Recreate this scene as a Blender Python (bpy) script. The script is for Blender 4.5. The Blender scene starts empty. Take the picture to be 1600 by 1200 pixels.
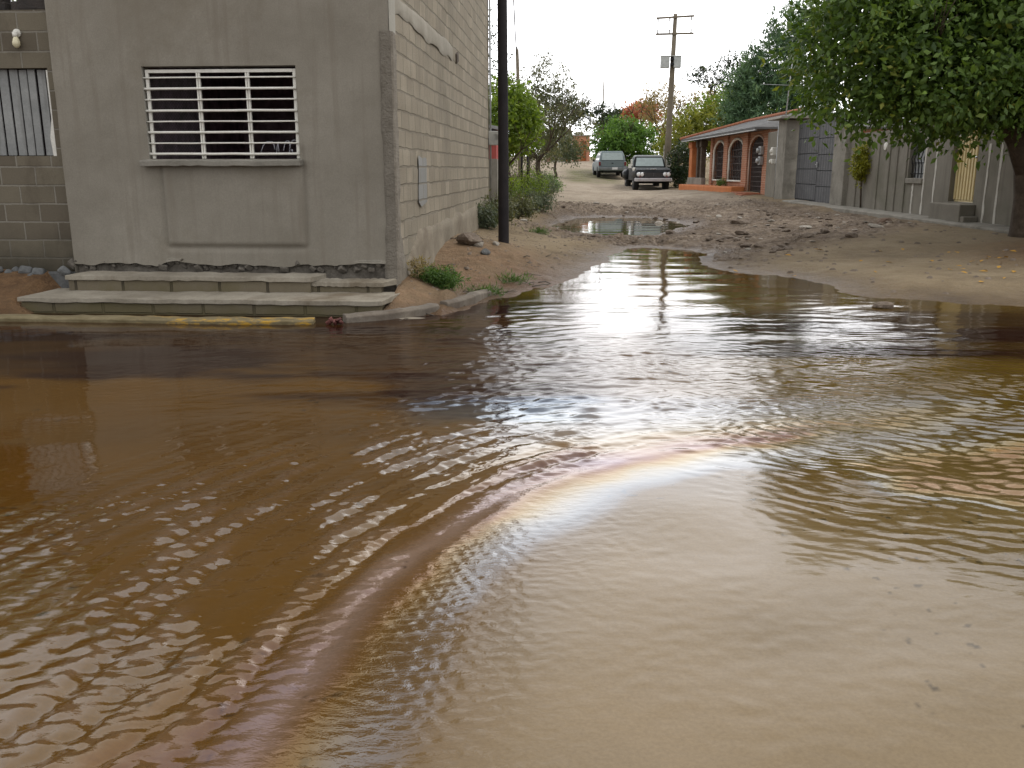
import bpy, math, random
import numpy as np
from mathutils import Vector, Matrix, Euler

R = math.radians
S = bpy.context.scene
rng = np.random.default_rng(7)
random.seed(7)

# ------------------------------------------------------------------ camera, sky, sun, exposure
CAM_H, FPX, PITCH = 1.5, 1400.0, math.atan(335 / 1400)
cam_data = bpy.data.cameras.new('camera')
cam = bpy.data.objects.new('camera', cam_data)
S.collection.objects.link(cam)
cam.location = (0, 0, CAM_H)
cam.rotation_euler = (math.pi / 2 - PITCH, 0, 0)
cam_data.sensor_width = 36.0
cam_data.lens = 36.0 * FPX / 1600
cam_data.clip_start = 0.05
cam_data.clip_end = 3000
S.camera = cam

SUN_EL, SUN_AZ = R(52), R(72)          # azimuth measured from +Y towards +X
W = bpy.data.worlds.new('World')
S.world = W
W.use_nodes = True
wn, wl = W.node_tree.nodes, W.node_tree.links
wn.clear()
sky = wn.new('ShaderNodeTexSky')
sky.sky_type = 'NISHITA'
sky.sun_disc = False
sky.sun_elevation = SUN_EL
sky.sun_rotation = SUN_AZ
sky.dust_density = 6.0
hs = wn.new('ShaderNodeHueSaturation')
hs.inputs['Saturation'].default_value = 0.25
mixw = wn.new('ShaderNodeMix'); mixw.data_type = 'RGBA'
mixw.inputs['Factor'].default_value = 0.88
mixw.inputs['B'].default_value = (11.6, 11.6, 11.8, 1)
bg = wn.new('ShaderNodeBackground'); bg.inputs['Strength'].default_value = 0.11
wo = wn.new('ShaderNodeOutputWorld')
wl.new(sky.outputs[0], hs.inputs['Color'])
wl.new(hs.outputs[0], mixw.inputs['A'])
# soft brightness variation of the cloud deck
tcw = wn.new('ShaderNodeTexCoord')
nzw = wn.new('ShaderNodeTexNoise'); nzw.inputs['Scale'].default_value = 2.2; nzw.inputs['Detail'].default_value = 5
mrw = wn.new('ShaderNodeMapRange'); mrw.inputs['To Min'].default_value = 0.93; mrw.inputs['To Max'].default_value = 1.07
mrw.inputs['From Min'].default_value = 0.3; mrw.inputs['From Max'].default_value = 0.7
mulw = wn.new('ShaderNodeMix'); mulw.data_type = 'RGBA'; mulw.blend_type = 'MULTIPLY'; mulw.inputs['Factor'].default_value = 1
wl.new(tcw.outputs['Generated'], nzw.inputs['Vector'])
wl.new(nzw.outputs[0], mrw.inputs[0])
wl.new(mixw.outputs['Result'], mulw.inputs['A'])
wl.new(mrw.outputs[0], mulw.inputs['B'])
dotw = wn.new('ShaderNodeVectorMath'); dotw.operation = 'DOT_PRODUCT'
dotw.inputs[1].default_value = Vector((0.14, 0.97, 0.14)).normalized()
glow = wn.new('ShaderNodeMapRange'); glow.interpolation_type = 'SMOOTHSTEP'
glow.inputs['From Min'].default_value = 0.835; glow.inputs['From Max'].default_value = 1.0
glow.inputs['To Min'].default_value = 1.02; glow.inputs['To Max'].default_value = 2.7
mulg = wn.new('ShaderNodeMix'); mulg.data_type = 'RGBA'; mulg.blend_type = 'MULTIPLY'; mulg.inputs['Factor'].default_value = 1
nrmw = wn.new('ShaderNodeVectorMath'); nrmw.operation = 'NORMALIZE'
wl.new(tcw.outputs['Generated'], nrmw.inputs[0]); wl.new(nrmw.outputs[0], dotw.inputs[0])
wl.new(dotw.outputs['Value'], glow.inputs[0])
wl.new(mulw.outputs['Result'], mulg.inputs['A']); wl.new(glow.outputs[0], mulg.inputs['B'])
wl.new(mulg.outputs['Result'], bg.inputs['Color'])
wl.new(bg.outputs[0], wo.inputs['Surface'])

sun_data = bpy.data.lights.new('sun', 'SUN')
sun_data.energy = 0.9
sun_data.angle = R(25)
sun_data.color = (1.0, 0.95, 0.87)
sun = bpy.data.objects.new('sun', sun_data)
S.collection.objects.link(sun)
sd = Vector((math.sin(SUN_AZ) * math.cos(SUN_EL), math.cos(SUN_AZ) * math.cos(SUN_EL), math.sin(SUN_EL)))
sun.rotation_euler = sd.to_track_quat('Z', 'Y').to_euler()
sun.location = (20, 40, 40)

S.view_settings.view_transform = 'Standard'
S.view_settings.look = 'None'
S.view_settings.gamma = 1
S.view_settings.exposure = 0.0

# ------------------------------------------------------------------ helpers
CP, SP = math.cos(PITCH), math.sin(PITCH)


def ray(px, py):
    u, v = (px - 800) / FPX, (600 - py) / FPX
    return Vector((u, CP + v * SP, -SP + v * CP))


def on_z(px, py, z=0.0):
    d = ray(px, py)
    t = (z - CAM_H) / d.z
    return Vector((d.x * t, d.y * t, z))


def on_y(px, py, Y):
    d = ray(px, py)
    t = Y / d.y
    return Vector((d.x * t, Y, CAM_H + d.z * t))


SLOPE = 0.0107                       # the side street falls gently towards the crossing


def low(z, Y): return z - SLOPE * Y


def tag(o, label=None, cat=None, group=None, kind=None):
    if label: o['label'] = label
    if cat: o['category'] = cat
    if group: o['group'] = group
    if kind: o['kind'] = kind
    return o


def empty(name, loc, rz=0.0, label=None, cat=None, group=None):
    o = bpy.data.objects.new(name, None)
    S.collection.objects.link(o)
    o.location = loc
    o.rotation_euler = (0, 0, rz)
    return tag(o, label, cat, group)


def link_mesh(name, me, mat, parent=None, smooth=False):
    o = bpy.data.objects.new(name, me)
    S.collection.objects.link(o)
    for m in (mat if isinstance(mat, (list, tuple)) else [mat]):
        me.materials.append(m)
    if parent is not None: o.parent = parent
    if smooth:
        me.polygons.foreach_set('use_smooth', np.ones(len(me.polygons), dtype=bool))
    return o


def np_mesh(name, verts, faces):
    """verts (N,3), faces (M,k) numpy -> mesh"""
    me = bpy.data.meshes.new(name)
    verts = np.asarray(verts, dtype=np.float32)
    faces = np.asarray(faces, dtype=np.int32)
    k = faces.shape[1]
    me.vertices.add(len(verts)); me.vertices.foreach_set('co', verts.ravel())
    me.loops.add(faces.size); me.loops.foreach_set('vertex_index', faces.ravel())
    me.polygons.add(len(faces))
    me.polygons.foreach_set('loop_start', np.arange(0, faces.size, k, dtype=np.int32))
    me.polygons.foreach_set('loop_total', np.full(len(faces), k, dtype=np.int32))
    me.update(calc_edges=True)
    me.validate()
    return me


def grid_faces(nx, ny):
    i, j = np.meshgrid(np.arange(nx - 1), np.arange(ny - 1), indexing='ij')
    a = (i * ny + j).ravel()
    return np.stack([a, a + ny, a + ny + 1, a + 1], 1)


class MB:
    def __init__(self):
        self.v, self.f, self.m = [], [], []

    def add(self, vs, fs, mi=0):
        b = len(self.v)
        self.v += [tuple(p) for p in vs]
        self.f += [tuple(b + i for i in f) for f in fs]
        self.m += [mi] * len(fs)
        return self

    def box(self, c, s, rot=None, mi=0, taper=(1, 1)):
        hx, hy, hz = s[0] / 2, s[1] / 2, s[2] / 2
        vs = []
        for z, k in ((-hz, (1, 1)), (hz, taper)):
            for x, y in ((-hx, -hy), (hx, -hy), (hx, hy), (-hx, hy)):
                vs.append(Vector((x * k[0], y * k[1], z)))
        if rot is not None:
            M = Euler(rot).to_matrix()
            vs = [M @ p for p in vs]
        c = Vector(c)
        return self.add([p + c for p in vs], [(3, 2, 1, 0), (4, 5, 6, 7), (0, 1, 5, 4), (1, 2, 6, 5), (2, 3, 7, 6), (3, 0, 4, 7)], mi)

    def bb(self, a, b, mi=0):
        a, b = Vector(a), Vector(b)
        return self.box((a + b) / 2, (abs(b.x - a.x), abs(b.y - a.y), abs(b.z - a.z)), None, mi)

    def prism(self, pts, axis, a, b, mi=0):
        """pts: 2D polygon; extruded along axis from a to b. axis 0 -> pts are (y,z); 1 -> (x,z); 2 -> (x,y)"""
        def mk(p, t):
            return ((t, p[0], p[1]), (p[0], t, p[1]), (p[0], p[1], t))[axis]
        n = len(pts)
        vs = [mk(p, a) for p in pts] + [mk(p, b) for p in pts]
        fs = [tuple(range(n))[::-1], tuple(range(n, 2 * n))]
        for i in range(n):
            j = (i + 1) % n
            fs.append((i, j, n + j, n + i))
        return self.add(vs, fs, mi)

    def tube(self, path, radii, n=8, cap=True, mi=0):
        path = [Vector(p) for p in path]
        if not isinstance(radii, (list, tuple)): radii = [radii] * len(path)
        rings = []
        up = None
        for i, p in enumerate(path):
            d = (path[min(i + 1, len(path) - 1)] - path[max(i - 1, 0)])
            if d.length < 1e-9: d = Vector((0, 0, 1))
            d.normalize()
            if up is None:
                up = Vector((0, 0, 1)) if abs(d.z) < 0.9 else Vector((1, 0, 0))
            a = d.cross(up).normalized()
            b = a.cross(d).normalized()
            up = b if abs(b.dot(d)) < .99 else up
            rings.append([p + (a * math.cos(2 * math.pi * k / n) + b * math.sin(2 * math.pi * k / n)) * radii[i] for k in range(n)])
        vs = [q for r in rings for q in r]
        fs = []
        for i in range(len(path) - 1):
            for k in range(n):
                k2 = (k + 1) % n
                fs.append((i * n + k, i * n + k2, (i + 1) * n + k2, (i + 1) * n + k))
        if cap:
            fs.append(tuple(range(n))[::-1])
            fs.append(tuple((len(path) - 1) * n + k for k in range(n)))
        return self.add(vs, fs, mi)

    def lathe(self, prof, c, axis='z', n=16, mi=0):
        vs, fs = [], []
        c = Vector(c)
        for (r, h) in prof:
            for k in range(n):
                a = 2 * math.pi * k / n
                p = (r * math.cos(a), r * math.sin(a), h)
                if axis == 'x': p = (h, p[0], p[1])
                if axis == 'y': p = (p[0], h, p[1])
                vs.append(Vector(p) + c)
        for i in range(len(prof) - 1):
            for k in range(n):
                k2 = (k + 1) % n
                fs.append((i * n + k, i * n + k2, (i + 1) * n + k2, (i + 1) * n + k))
        fs.append(tuple(range(n))[::-1]); fs.append(tuple((len(prof) - 1) * n + k for k in range(n)))
        return self.add(vs, fs, mi)

    def loft(self, rings, mi=0, cap=True):
        n = len(rings[0])
        vs = [p for r in rings for p in r]
        fs = []
        for i in range(len(rings) - 1):
            for k in range(n):
                k2 = (k + 1) % n
                fs.append((i * n + k, i * n + k2, (i + 1) * n + k2, (i + 1) * n + k))
        if cap:
            fs.append(tuple(range(n))[::-1]); fs.append(tuple((len(rings) - 1) * n + k for k in range(n)))
        return self.add(vs, fs, mi)

    def build(self, name, mat, parent=None, smooth=False, bevel=0.0, seg=2, label=None):
        me = bpy.data.meshes.new(name)
        me.from_pydata(self.v, [], self.f)
        o = link_mesh(name, me, mat, parent, smooth)
        if isinstance(mat, (list, tuple)) and len(mat) > 1:
            me.polygons.foreach_set('material_index', np.array(self.m, dtype=np.int32))
        me.update()
        if bevel > 0:
            b = o.modifiers.new('bevel', 'BEVEL')
            b.width = bevel; b.segments = seg; b.limit_method = 'ANGLE'; b.angle_limit = R(35)
        if label: o['label'] = label
        return o


def hash2(i, j, seed):
    h = np.sin(i * 127.1 + j * 311.7 + seed * 74.7) * 43758.5453
    return h - np.floor(h)


def vnoise(x, y, seed=0):
    xi, yi = np.floor(x), np.floor(y)
    fx, fy = x - xi, y - yi
    u, v = fx * fx * (3 - 2 * fx), fy * fy * (3 - 2 * fy)
    a, b = hash2(xi, yi, seed), hash2(xi + 1, yi, seed)
    c, d = hash2(xi, yi + 1, seed), hash2(xi + 1, yi + 1, seed)
    return a + (b - a) * u + (c - a) * v + (a - b - c + d) * u * v


def fbm(x, y, seed=0, octv=4):
    s, a, t = 0, 0.5, 0
    for o in range(octv):
        s = s + a * vnoise(x * 2 ** o, y * 2 ** o, seed + o * 13)
        t += a
        a *= 0.5
    return s / t


def sstep(a, b, x):
    t = np.clip((x - a) / (b - a), 0, 1)
    return t * t * (3 - 2 * t)


def poly_sdf(x, y, poly, closed=True):
    """positive outside, negative inside (closed) / unsigned distance (open)"""
    P = np.array([(p[0], p[1]) for p in poly], dtype=float)
    n = len(P)
    d = np.full(x.shape, 1e18)
    inside = np.zeros(x.shape, dtype=bool)
    for i in range(n if closed else n - 1):
        a, b = P[i], P[(i + 1) % n]
        e = b - a
        t = np.clip(((x - a[0]) * e[0] + (y - a[1]) * e[1]) / (e @ e + 1e-12), 0, 1)
        dx, dy = x - a[0] - t * e[0], y - a[1] - t * e[1]
        d = np.minimum(d, dx * dx + dy * dy)
        if closed:
            c = (a[1] > y) != (b[1] > y)
            xx = a[0] + (y - a[1]) * e[0] / (e[1] if abs(e[1]) > 1e-12 else 1e-12)
            inside ^= c & (x < xx)
    d = np.sqrt(d)
    return np.where(inside, -d, d) if closed else d


# ------------------------------------------------------------------ materials
def new_mat(name):
    m = bpy.data.materials.new(name)
    m.use_nodes = True
    nt = m.node_tree
    b = nt.nodes['Principled BSDF']
    return m, nt, b


def N(nt, t, **kw):
    n = nt.nodes.new('ShaderNode' + t)
    for k, v in kw.items():
        if k in n.inputs.keys(): n.inputs[k].default_value = v
        else: setattr(n, k, v)
    return n


def c4(c): return (c[0], c[1], c[2], 1)


def ramp(nt, fac, stops):
    r = nt.nodes.new('ShaderNodeValToRGB')
    e = r.color_ramp.elements
    while len(e) < len(stops): e.new(0.5)
    for i, (p, c) in enumerate(stops):
        e[i].position = p; e[i].color = c4(c)
    nt.links.new(fac, r.inputs[0])
    return r.outputs[0]


def mixc(nt, fac, a, b, blend='MIX'):
    m = nt.nodes.new('ShaderNodeMix'); m.data_type = 'RGBA'; m.blend_type = blend
    for sock, v in (('Factor', fac), ('A', a), ('B', b)):
        if isinstance(v, (int, float)): m.inputs[sock].default_value = v
        elif isinstance(v, tuple): m.inputs[sock].default_value = c4(v)
        else: nt.links.new(v, m.inputs[sock])
    return m.outputs['Result']


def noise(nt, vec, scale, detail=5, rough=0.6, sc3=None, dist=0.0):
    if sc3 is not None:
        mp = nt.nodes.new('ShaderNodeMapping')
        mp.inputs['Scale'].default_value = sc3
        nt.links.new(vec, mp.inputs['Vector']); vec = mp.outputs[0]
    n = nt.nodes.new('ShaderNodeTexNoise')
    n.inputs['Scale'].default_value = scale
    n.inputs['Detail'].default_value = detail
    n.inputs['Roughness'].default_value = rough
    n.inputs['Distortion'].default_value = dist
    nt.links.new(vec, n.inputs['Vector'])
    return n.outputs[0]


def mrange(nt, v, a, b, c=0.0, d=1.0):
    m = nt.nodes.new('ShaderNodeMapRange')
    m.inputs['From Min'].default_value = a; m.inputs['From Max'].default_value = b
    m.inputs['To Min'].default_value = c; m.inputs['To Max'].default_value = d
    nt.links.new(v, m.inputs[0])
    return m.outputs[0]


def math_n(nt, op, a, b=None):
    m = nt.nodes.new('ShaderNodeMath'); m.operation = op
    for i, v in enumerate((a, b)):
        if v is None: continue
        if isinstance(v, (int, float)): m.inputs[i].default_value = v
        else: nt.links.new(v, m.inputs[i])
    return m.outputs[0]


def bump(nt, b, h, strength=0.5, dist=0.02, normal=None):
    n = nt.nodes.new('ShaderNodeBump')
    n.inputs['Strength'].default_value = strength
    n.inputs['Distance'].default_value = dist
    nt.links.new(h, n.inputs['Height'])
    if normal is not None: nt.links.new(normal, n.inputs['Normal'])
    nt.links.new(n.outputs[0], b.inputs['Normal'])
    return n.outputs[0]


def objco(nt):
    return nt.nodes.new('ShaderNodeTexCoord').outputs['Object']


def geopos(nt):
    return nt.nodes.new('ShaderNodeNewGeometry').outputs['Position']


def rough_mat(name, c1, c2, scale=3.0, rough=0.85, bstr=0.4, bdist=0.01, fine=40, stain=None, streak=None, metal=0.0, spec=0.3):
    """weathered surface: blotches, fine grain, optional dark stains and vertical streaks"""
    m, nt, b = new_mat(name)
    co = objco(nt)
    n1 = noise(nt, co, scale, 6, 0.65)
    col = ramp(nt, n1, [(0.32, c1), (0.68, c2)])
    n2 = noise(nt, co, fine, 3, 0.7)
    col = mixc(nt, mrange(nt, n2, 0.3, 0.75, 0.0, 0.35), col, tuple(x * 0.55 for x in c1))
    if stain:
        n3 = noise(nt, co, scale * 0.45, 7, 0.7, dist=0.4)
        col = mixc(nt, mrange(nt, n3, 0.52, 0.68, 0, 0.75), col, stain)
    if streak:
        n4 = noise(nt, co, 1.0, 4, 0.6, (9, 9, 0.5))
        col = mixc(nt, mrange(nt, n4, 0.52, 0.75, 0, 0.7), col, streak)
    nt.links.new(col, b.inputs['Base Color'])
    b.inputs['Roughness'].default_value = rough
    b.inputs['Metallic'].default_value = metal
    b.inputs['Specular IOR Level'].default_value = spec
    h = math_n(nt, 'ADD', math_n(nt, 'MULTIPLY', n2, 0.6), n1)
    bump(nt, b, h, bstr, bdist)
    return m


def block_mat(name, axis, bw, rh, c1, c2, cm, mortar=0.012, bstr=0.8, bdist=0.012, stain=None, moss=None, zmoss=None, offx=0.0, offz=0.0, wob=0.012):
    """masonry: axis tells which local axis runs along the wall"""
    m, nt, b = new_mat(name)
    co = objco(nt)
    sep = nt.nodes.new('ShaderNodeSeparateXYZ'); nt.links.new(co, sep.inputs[0])
    com = nt.nodes.new('ShaderNodeCombineXYZ')
    wx = mrange(nt, noise(nt, co, 2.3, 3), 0, 1, -wob, wob)
    wz = mrange(nt, noise(nt, co, 3.1, 3), 0, 1, -wob, wob)
    nt.links.new(math_n(nt, 'ADD', math_n(nt, 'ADD', sep.outputs[axis], wx), offx), com.inputs[0])
    nt.links.new(math_n(nt, 'ADD', math_n(nt, 'ADD', sep.outputs[2], wz), offz), com.inputs[1])
    br = nt.nodes.new('ShaderNodeTexBrick')
    br.inputs['Scale'].default_value = 1.0
    br.inputs['Brick Width'].default_value = bw
    br.inputs['Row Height'].default_value = rh
    br.inputs['Mortar Size'].default_value = mortar
    br.inputs['Mortar Smooth'].default_value = 0.35
    br.inputs['Bias'].default_value = 0.0
    br.inputs['Color1'].default_value = c4(c1)
    br.inputs['Color2'].default_value = c4(c2)
    br.inputs['Mortar'].default_value = c4(cm)
    nt.links.new(com.outputs[0], br.inputs['Vector'])
    col = br.outputs['Color']
    n1 = noise(nt, co, 1.6, 6, 0.7)
    col = mixc(nt, mrange(nt, n1, 0.35, 0.7, 0, 0.45), col, tuple(x * 0.62 for x in c1))
    n2 = noise(nt, co, 60, 3, 0.7)
    col = mixc(nt, mrange(nt, n2, 0.4, 0.8, 0, 0.35), col, tuple(x * 0.5 for x in c1))
    if stain:
        n3 = noise(nt, co, 0.9, 6, 0.7, (1, 1, .6))
        col = mixc(nt, mrange(nt, n3, 0.5, 0.66, 0, 0.8), col, stain)
    if moss:
        nz = mrange(nt, math_n(nt, 'ADD', sep.outputs[2], mrange(nt, n1, 0, 1, -0.5, 0.5)), zmoss[0], zmoss[1], 0.85, 0.0)
        col = mixc(nt, nz, col, moss)
    nt.links.new(col, b.inputs['Base Color'])
    b.inputs['Roughness'].default_value = 0.92
    b.inputs['Specular IOR Level'].default_value = 0.2
    inv = math_n(nt, 'SUBTRACT', 1.0, br.outputs['Fac'])
    h = math_n(nt, 'ADD', inv, math_n(nt, 'MULTIPLY', n2, 0.35))
    bump(nt, b, h, bstr, bdist)
    return m


def plain(name, c, rough=0.5, metal=0.0, var=0.15, spec=0.4, coat=0.0, emit=None):
    m, nt, b = new_mat(name)
    co = objco(nt)
    n = noise(nt, co, 6, 5, 0.65)
    nt.links.new(mixc(nt, mrange(nt, n, 0.35, 0.7, 0, 1), c, tuple(x * (1 - var * 2) for x in c)), b.inputs['Base Color'])
    n2 = noise(nt, co, 14, 4)
    nt.links.new(mrange(nt, n2, 0.3, 0.7, max(0.02, rough - .12), min(1, rough + .12)), b.inputs['Roughness'])
    b.inputs['Metallic'].default_value = metal
    b.inputs['Specular IOR Level'].default_value = spec
    b.inputs['Coat Weight'].default_value = coat
    return m


def leaf_mat(name, dark, light, extra=None, trans=0.35, rough=0.45):
    m, nt, b = new_mat(name)
    at = nt.nodes.new('ShaderNodeAttribute'); at.attribute_name = 'tint'
    stops = [(0.0, dark), (0.85, light)]
    if extra: stops.append((0.97, extra))
    col = ramp(nt, at.outputs['Fac'], stops)
    n = noise(nt, objco(nt), 0.9, 3)
    col = mixc(nt, mrange(nt, n, 0.35, 0.65, 0, 0.5), col, dark)
    nt.links.new(col, b.inputs['Base Color'])
    b.inputs['Roughness'].default_value = rough
    b.inputs['Specular IOR Level'].default_value = 0.35
    tr = nt.nodes.new('ShaderNodeBsdfTranslucent')
    nt.links.new(mixc(nt, 1.0, col, (1.2, 1.25, 0.5), 'MULTIPLY'), tr.inputs['Color'])
    mx = nt.nodes.new('ShaderNodeMixShader'); mx.inputs[0].default_value = trans
    nt.links.new(b.outputs[0], mx.inputs[1]); nt.links.new(tr.outputs[0], mx.inputs[2])
    nt.links.new(mx.outputs[0], nt.nodes['Material Output'].inputs['Surface'])
    return m


M = {}
M['bark'] = rough_mat('bark', (0.06, 0.045, 0.032), (0.13, 0.10, 0.075), 6, 0.95, 0.9, 0.03, 30)
M['bark_grey'] = rough_mat('bark_grey', (0.09, 0.075, 0.06), (0.20, 0.17, 0.14), 6, 0.95, 0.7, 0.02, 30)
M['concrete'] = rough_mat('concrete', (0.20, 0.185, 0.155), (0.33, 0.31, 0.265), 2.5, 0.9, 0.5, 0.012, 45, stain=(0.10, 0.09, 0.068))
M['concrete_pale'] = rough_mat('concrete_pale', (0.30, 0.285, 0.25), (0.42, 0.40, 0.36), 2.5, 0.9, 0.4, 0.01, 45)
M['dark_wood'] = rough_mat('tarred_wood', (0.012, 0.010, 0.012), (0.028, 0.023, 0.024), 3, 0.7, 0.5, 0.01, 50)
M['pole_wood'] = rough_mat('pole_wood', (0.15, 0.125, 0.09), (0.24, 0.205, 0.15), 2, 0.9, 0.4, 0.01, 30)
M['white_paint'] = rough_mat('white_paint', (0.68, 0.66, 0.59), (0.82, 0.80, 0.73), 9, 0.55, 0.2, 0.003, 60)
M['room_dark'] = plain('room_dark', (0.018, 0.014, 0.016), 0.9, var=0.3, spec=0.0)
M['black'] = plain('black_rubber', (0.014, 0.014, 0.015), 0.8)
M['wire'] = plain('cable_black', (0.02, 0.02, 0.022), 0.6)
M['galv'] = plain('galvanised_metal', (0.42, 0.43, 0.43), 0.45, 0.5)
M['terracotta'] = rough_mat('terracotta', (0.30, 0.11, 0.06), (0.42, 0.17, 0.09), 5, 0.85, 0.5, 0.02, 40)
M['orange_paint'] = rough_mat('orange_paint', (0.46, 0.15, 0.05), (0.60, 0.22, 0.08), 3, 0.8, 0.3, 0.01, 40)
M['stone'] = rough_mat('stone', (0.105, 0.08, 0.06), (0.28, 0.225, 0.175), 4, 0.92, 0.7, 0.02, 30)
M['stone_pale'] = rough_mat('stone_pale', (0.28, 0.25, 0.21), (0.48, 0.44, 0.38), 6, 0.9, 0.6, 0.02, 30)
M['stone_dark'] = rough_mat('stone_dark', (0.06, 0.06, 0.06), (0.20, 0.205, 0.20), 4, 0.92, 0.7, 0.02, 30)
M['chrome'] = plain('chrome', (0.55, 0.56, 0.57), 0.22, 0.9, 0.1)

# ------------------------------------------------------------------ the ground, one sheet
def pz(px, py, z):
    p = on_z(px, py, z)
    if z > .2:
        for _ in range(8): p = on_z(px, py, low(z, p.y))
    return (p.x, p.y, p.z)


def py_(px, py, Y):
    p = on_y(px, py, Y); return (p.x, p.y, p.z)


ctrl = [
    (-5.4, 10.25, .30), (-5.5, 9.7, .13), (-5.4, 9.2, .04), (-7, 10.3, .32), (-7, 9.5, .10), (-9, 10.4, 0.350), (-9, 9.7, 0.15), (-14, 10, 0.300),
    py_(640, 440, 10.0), (-1.6, 9.75, 0.200), (-3, 9.75, 0.240), (-4.6, 9.8, 0.240),
    pz(600, 485, .13), pz(680, 478, .15), pz(740, 462, .17), pz(700, 440, .30), pz(780, 440, .22), pz(850, 425, 0.18), pz(900, 405, .12),
    (-0.15, 14.5, 0.345), pz(850, 395, .32), pz(720, 385, .52), (-0.6, 21, 0.475), pz(860, 345, .45), pz(820, 345, .6), pz(930, 385, .1),
    (-0.8, 30, 0.579), (1.5, 36, 0.365), (2, 48, 0.536), (0.5, 48, 0.786), (2, 60, 1.158), (4, 75, 1.948), (5, 95, 2.284), (-4, 60, 1.258), (-10, 40, 1.072), (-10, 25, 0.733),
    (2.2, 18.4, 0.07), (1.2, 19.5, .10), (4.2, 18.5, .12), (4.6, 22.5, .16), (2.8, 27, .14), (5.2, 27, .17), (4.5, 33, .24), (5, 40, .34), (7.5, 48, 0.416), (9, 48, 0.486), (7, 60, 0.818), (8, 75, 1.597),
    (9, 29.4, 0.485), (8.9, 25.6, 0.446), (8.8, 20, 0.386), (8.75, 16.5, 0.363), (8.7, 13.5, 0.356), (9.2, 36, 0.615), (8.3, 42, 0.551), (12, 15, 0.390), (14, 30, 0.579), (14, 45, 0.819),
    pz(1400, 400, .30), pz(1300, 365, .48), pz(1200, 340, .5), pz(1150, 372, .3), pz(1250, 395, .26), pz(1500, 430, .22), pz(1590, 400, .36),
    pz(1400, 440, .12), pz(1250, 425, .08), pz(1590, 455, .10), (12, 12, 0.250), (20, 11.5, 0.200), (20, 16, 0.329),
    (40, 30, 0.879), (-40, 30, 0.879), (40, 80, 2.344), (-40, 80, 2.344), (0, 140, 3.002), (60, 140, 3.002), (-60, 140, 3.002), (-30, 12, 0.400), (40, 12, 0.200),
    (30, -10, 0.300), (-30, -10, 0.300), (0, -10, 0.200), (0, -40, 0.500),
]
C = np.array(ctrl)
Cxy = C[:, :2]


def phi(r): return np.sqrt(r * r + 1.0)


A_ = phi(np.linalg.norm(Cxy[:, None] - Cxy[None], axis=2)) + np.eye(len(C)) * -0.02
n_ = len(C)
Amat = np.zeros((n_ + 1, n_ + 1)); Amat[:n_, :n_] = A_; Amat[:n_, n_] = 1; Amat[n_, :n_] = 1
sol = np.linalg.solve(Amat, np.append(C[:, 2], 0))


def land(x, y):
    out = np.full(x.shape, sol[-1])
    for i in range(n_):
        out = out + sol[i] * phi(np.hypot(x - Cxy[i, 0], y - Cxy[i, 1]))
    return out


# flooded crossing: the shoreline at water level
shore_px = [(-60, 498), (150, 503), (300, 506), (520, 505), (600, 500), (680, 491), (730, 479), (752, 468), (800, 460), (850, 449), (885, 437), (905, 424),
            (935, 412), (965, 396), (985, 388), (1010, 387), (1050, 390), (1080, 391), (1100, 396), (1090, 408), (1105, 418), (1180, 428), (1240, 434), (1285, 443), (1315, 456), (1360, 464),
            (1440, 469), (1520, 473), (1640, 479)]
shore = [on_z(a, b, 0) for a, b in shore_px]
water_poly = [(p.x, p.y) for p in shore] + [(16, 10.3), (45, 10.3), (45, -7), (-45, -7), (-45, 9.2), (-9, 9.4)]
PUD_Z = 0.06
pud_px = [(884, 352), (905, 345), (930, 340), (960, 338), (1000, 341), (1040, 347), (1045, 353), (1030, 358), (1000, 366), (960, 367), (930, 363), (905, 363), (890, 358)]
pud_poly = [tuple(on_z(a, b, PUD_Z))[:2] for a, b in pud_px]
pud2_px = [(955, 333), (990, 330), (1040, 331), (1060, 334), (1020, 336), (980, 336)]


def axis_pts(segs):
    out = []
    for a, b, st in segs:
        out.append(np.linspace(a, b, max(2, int(round((b - a) / st)) + 1))[:-1])
    return np.append(np.concatenate(out), segs[-1][1])


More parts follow.
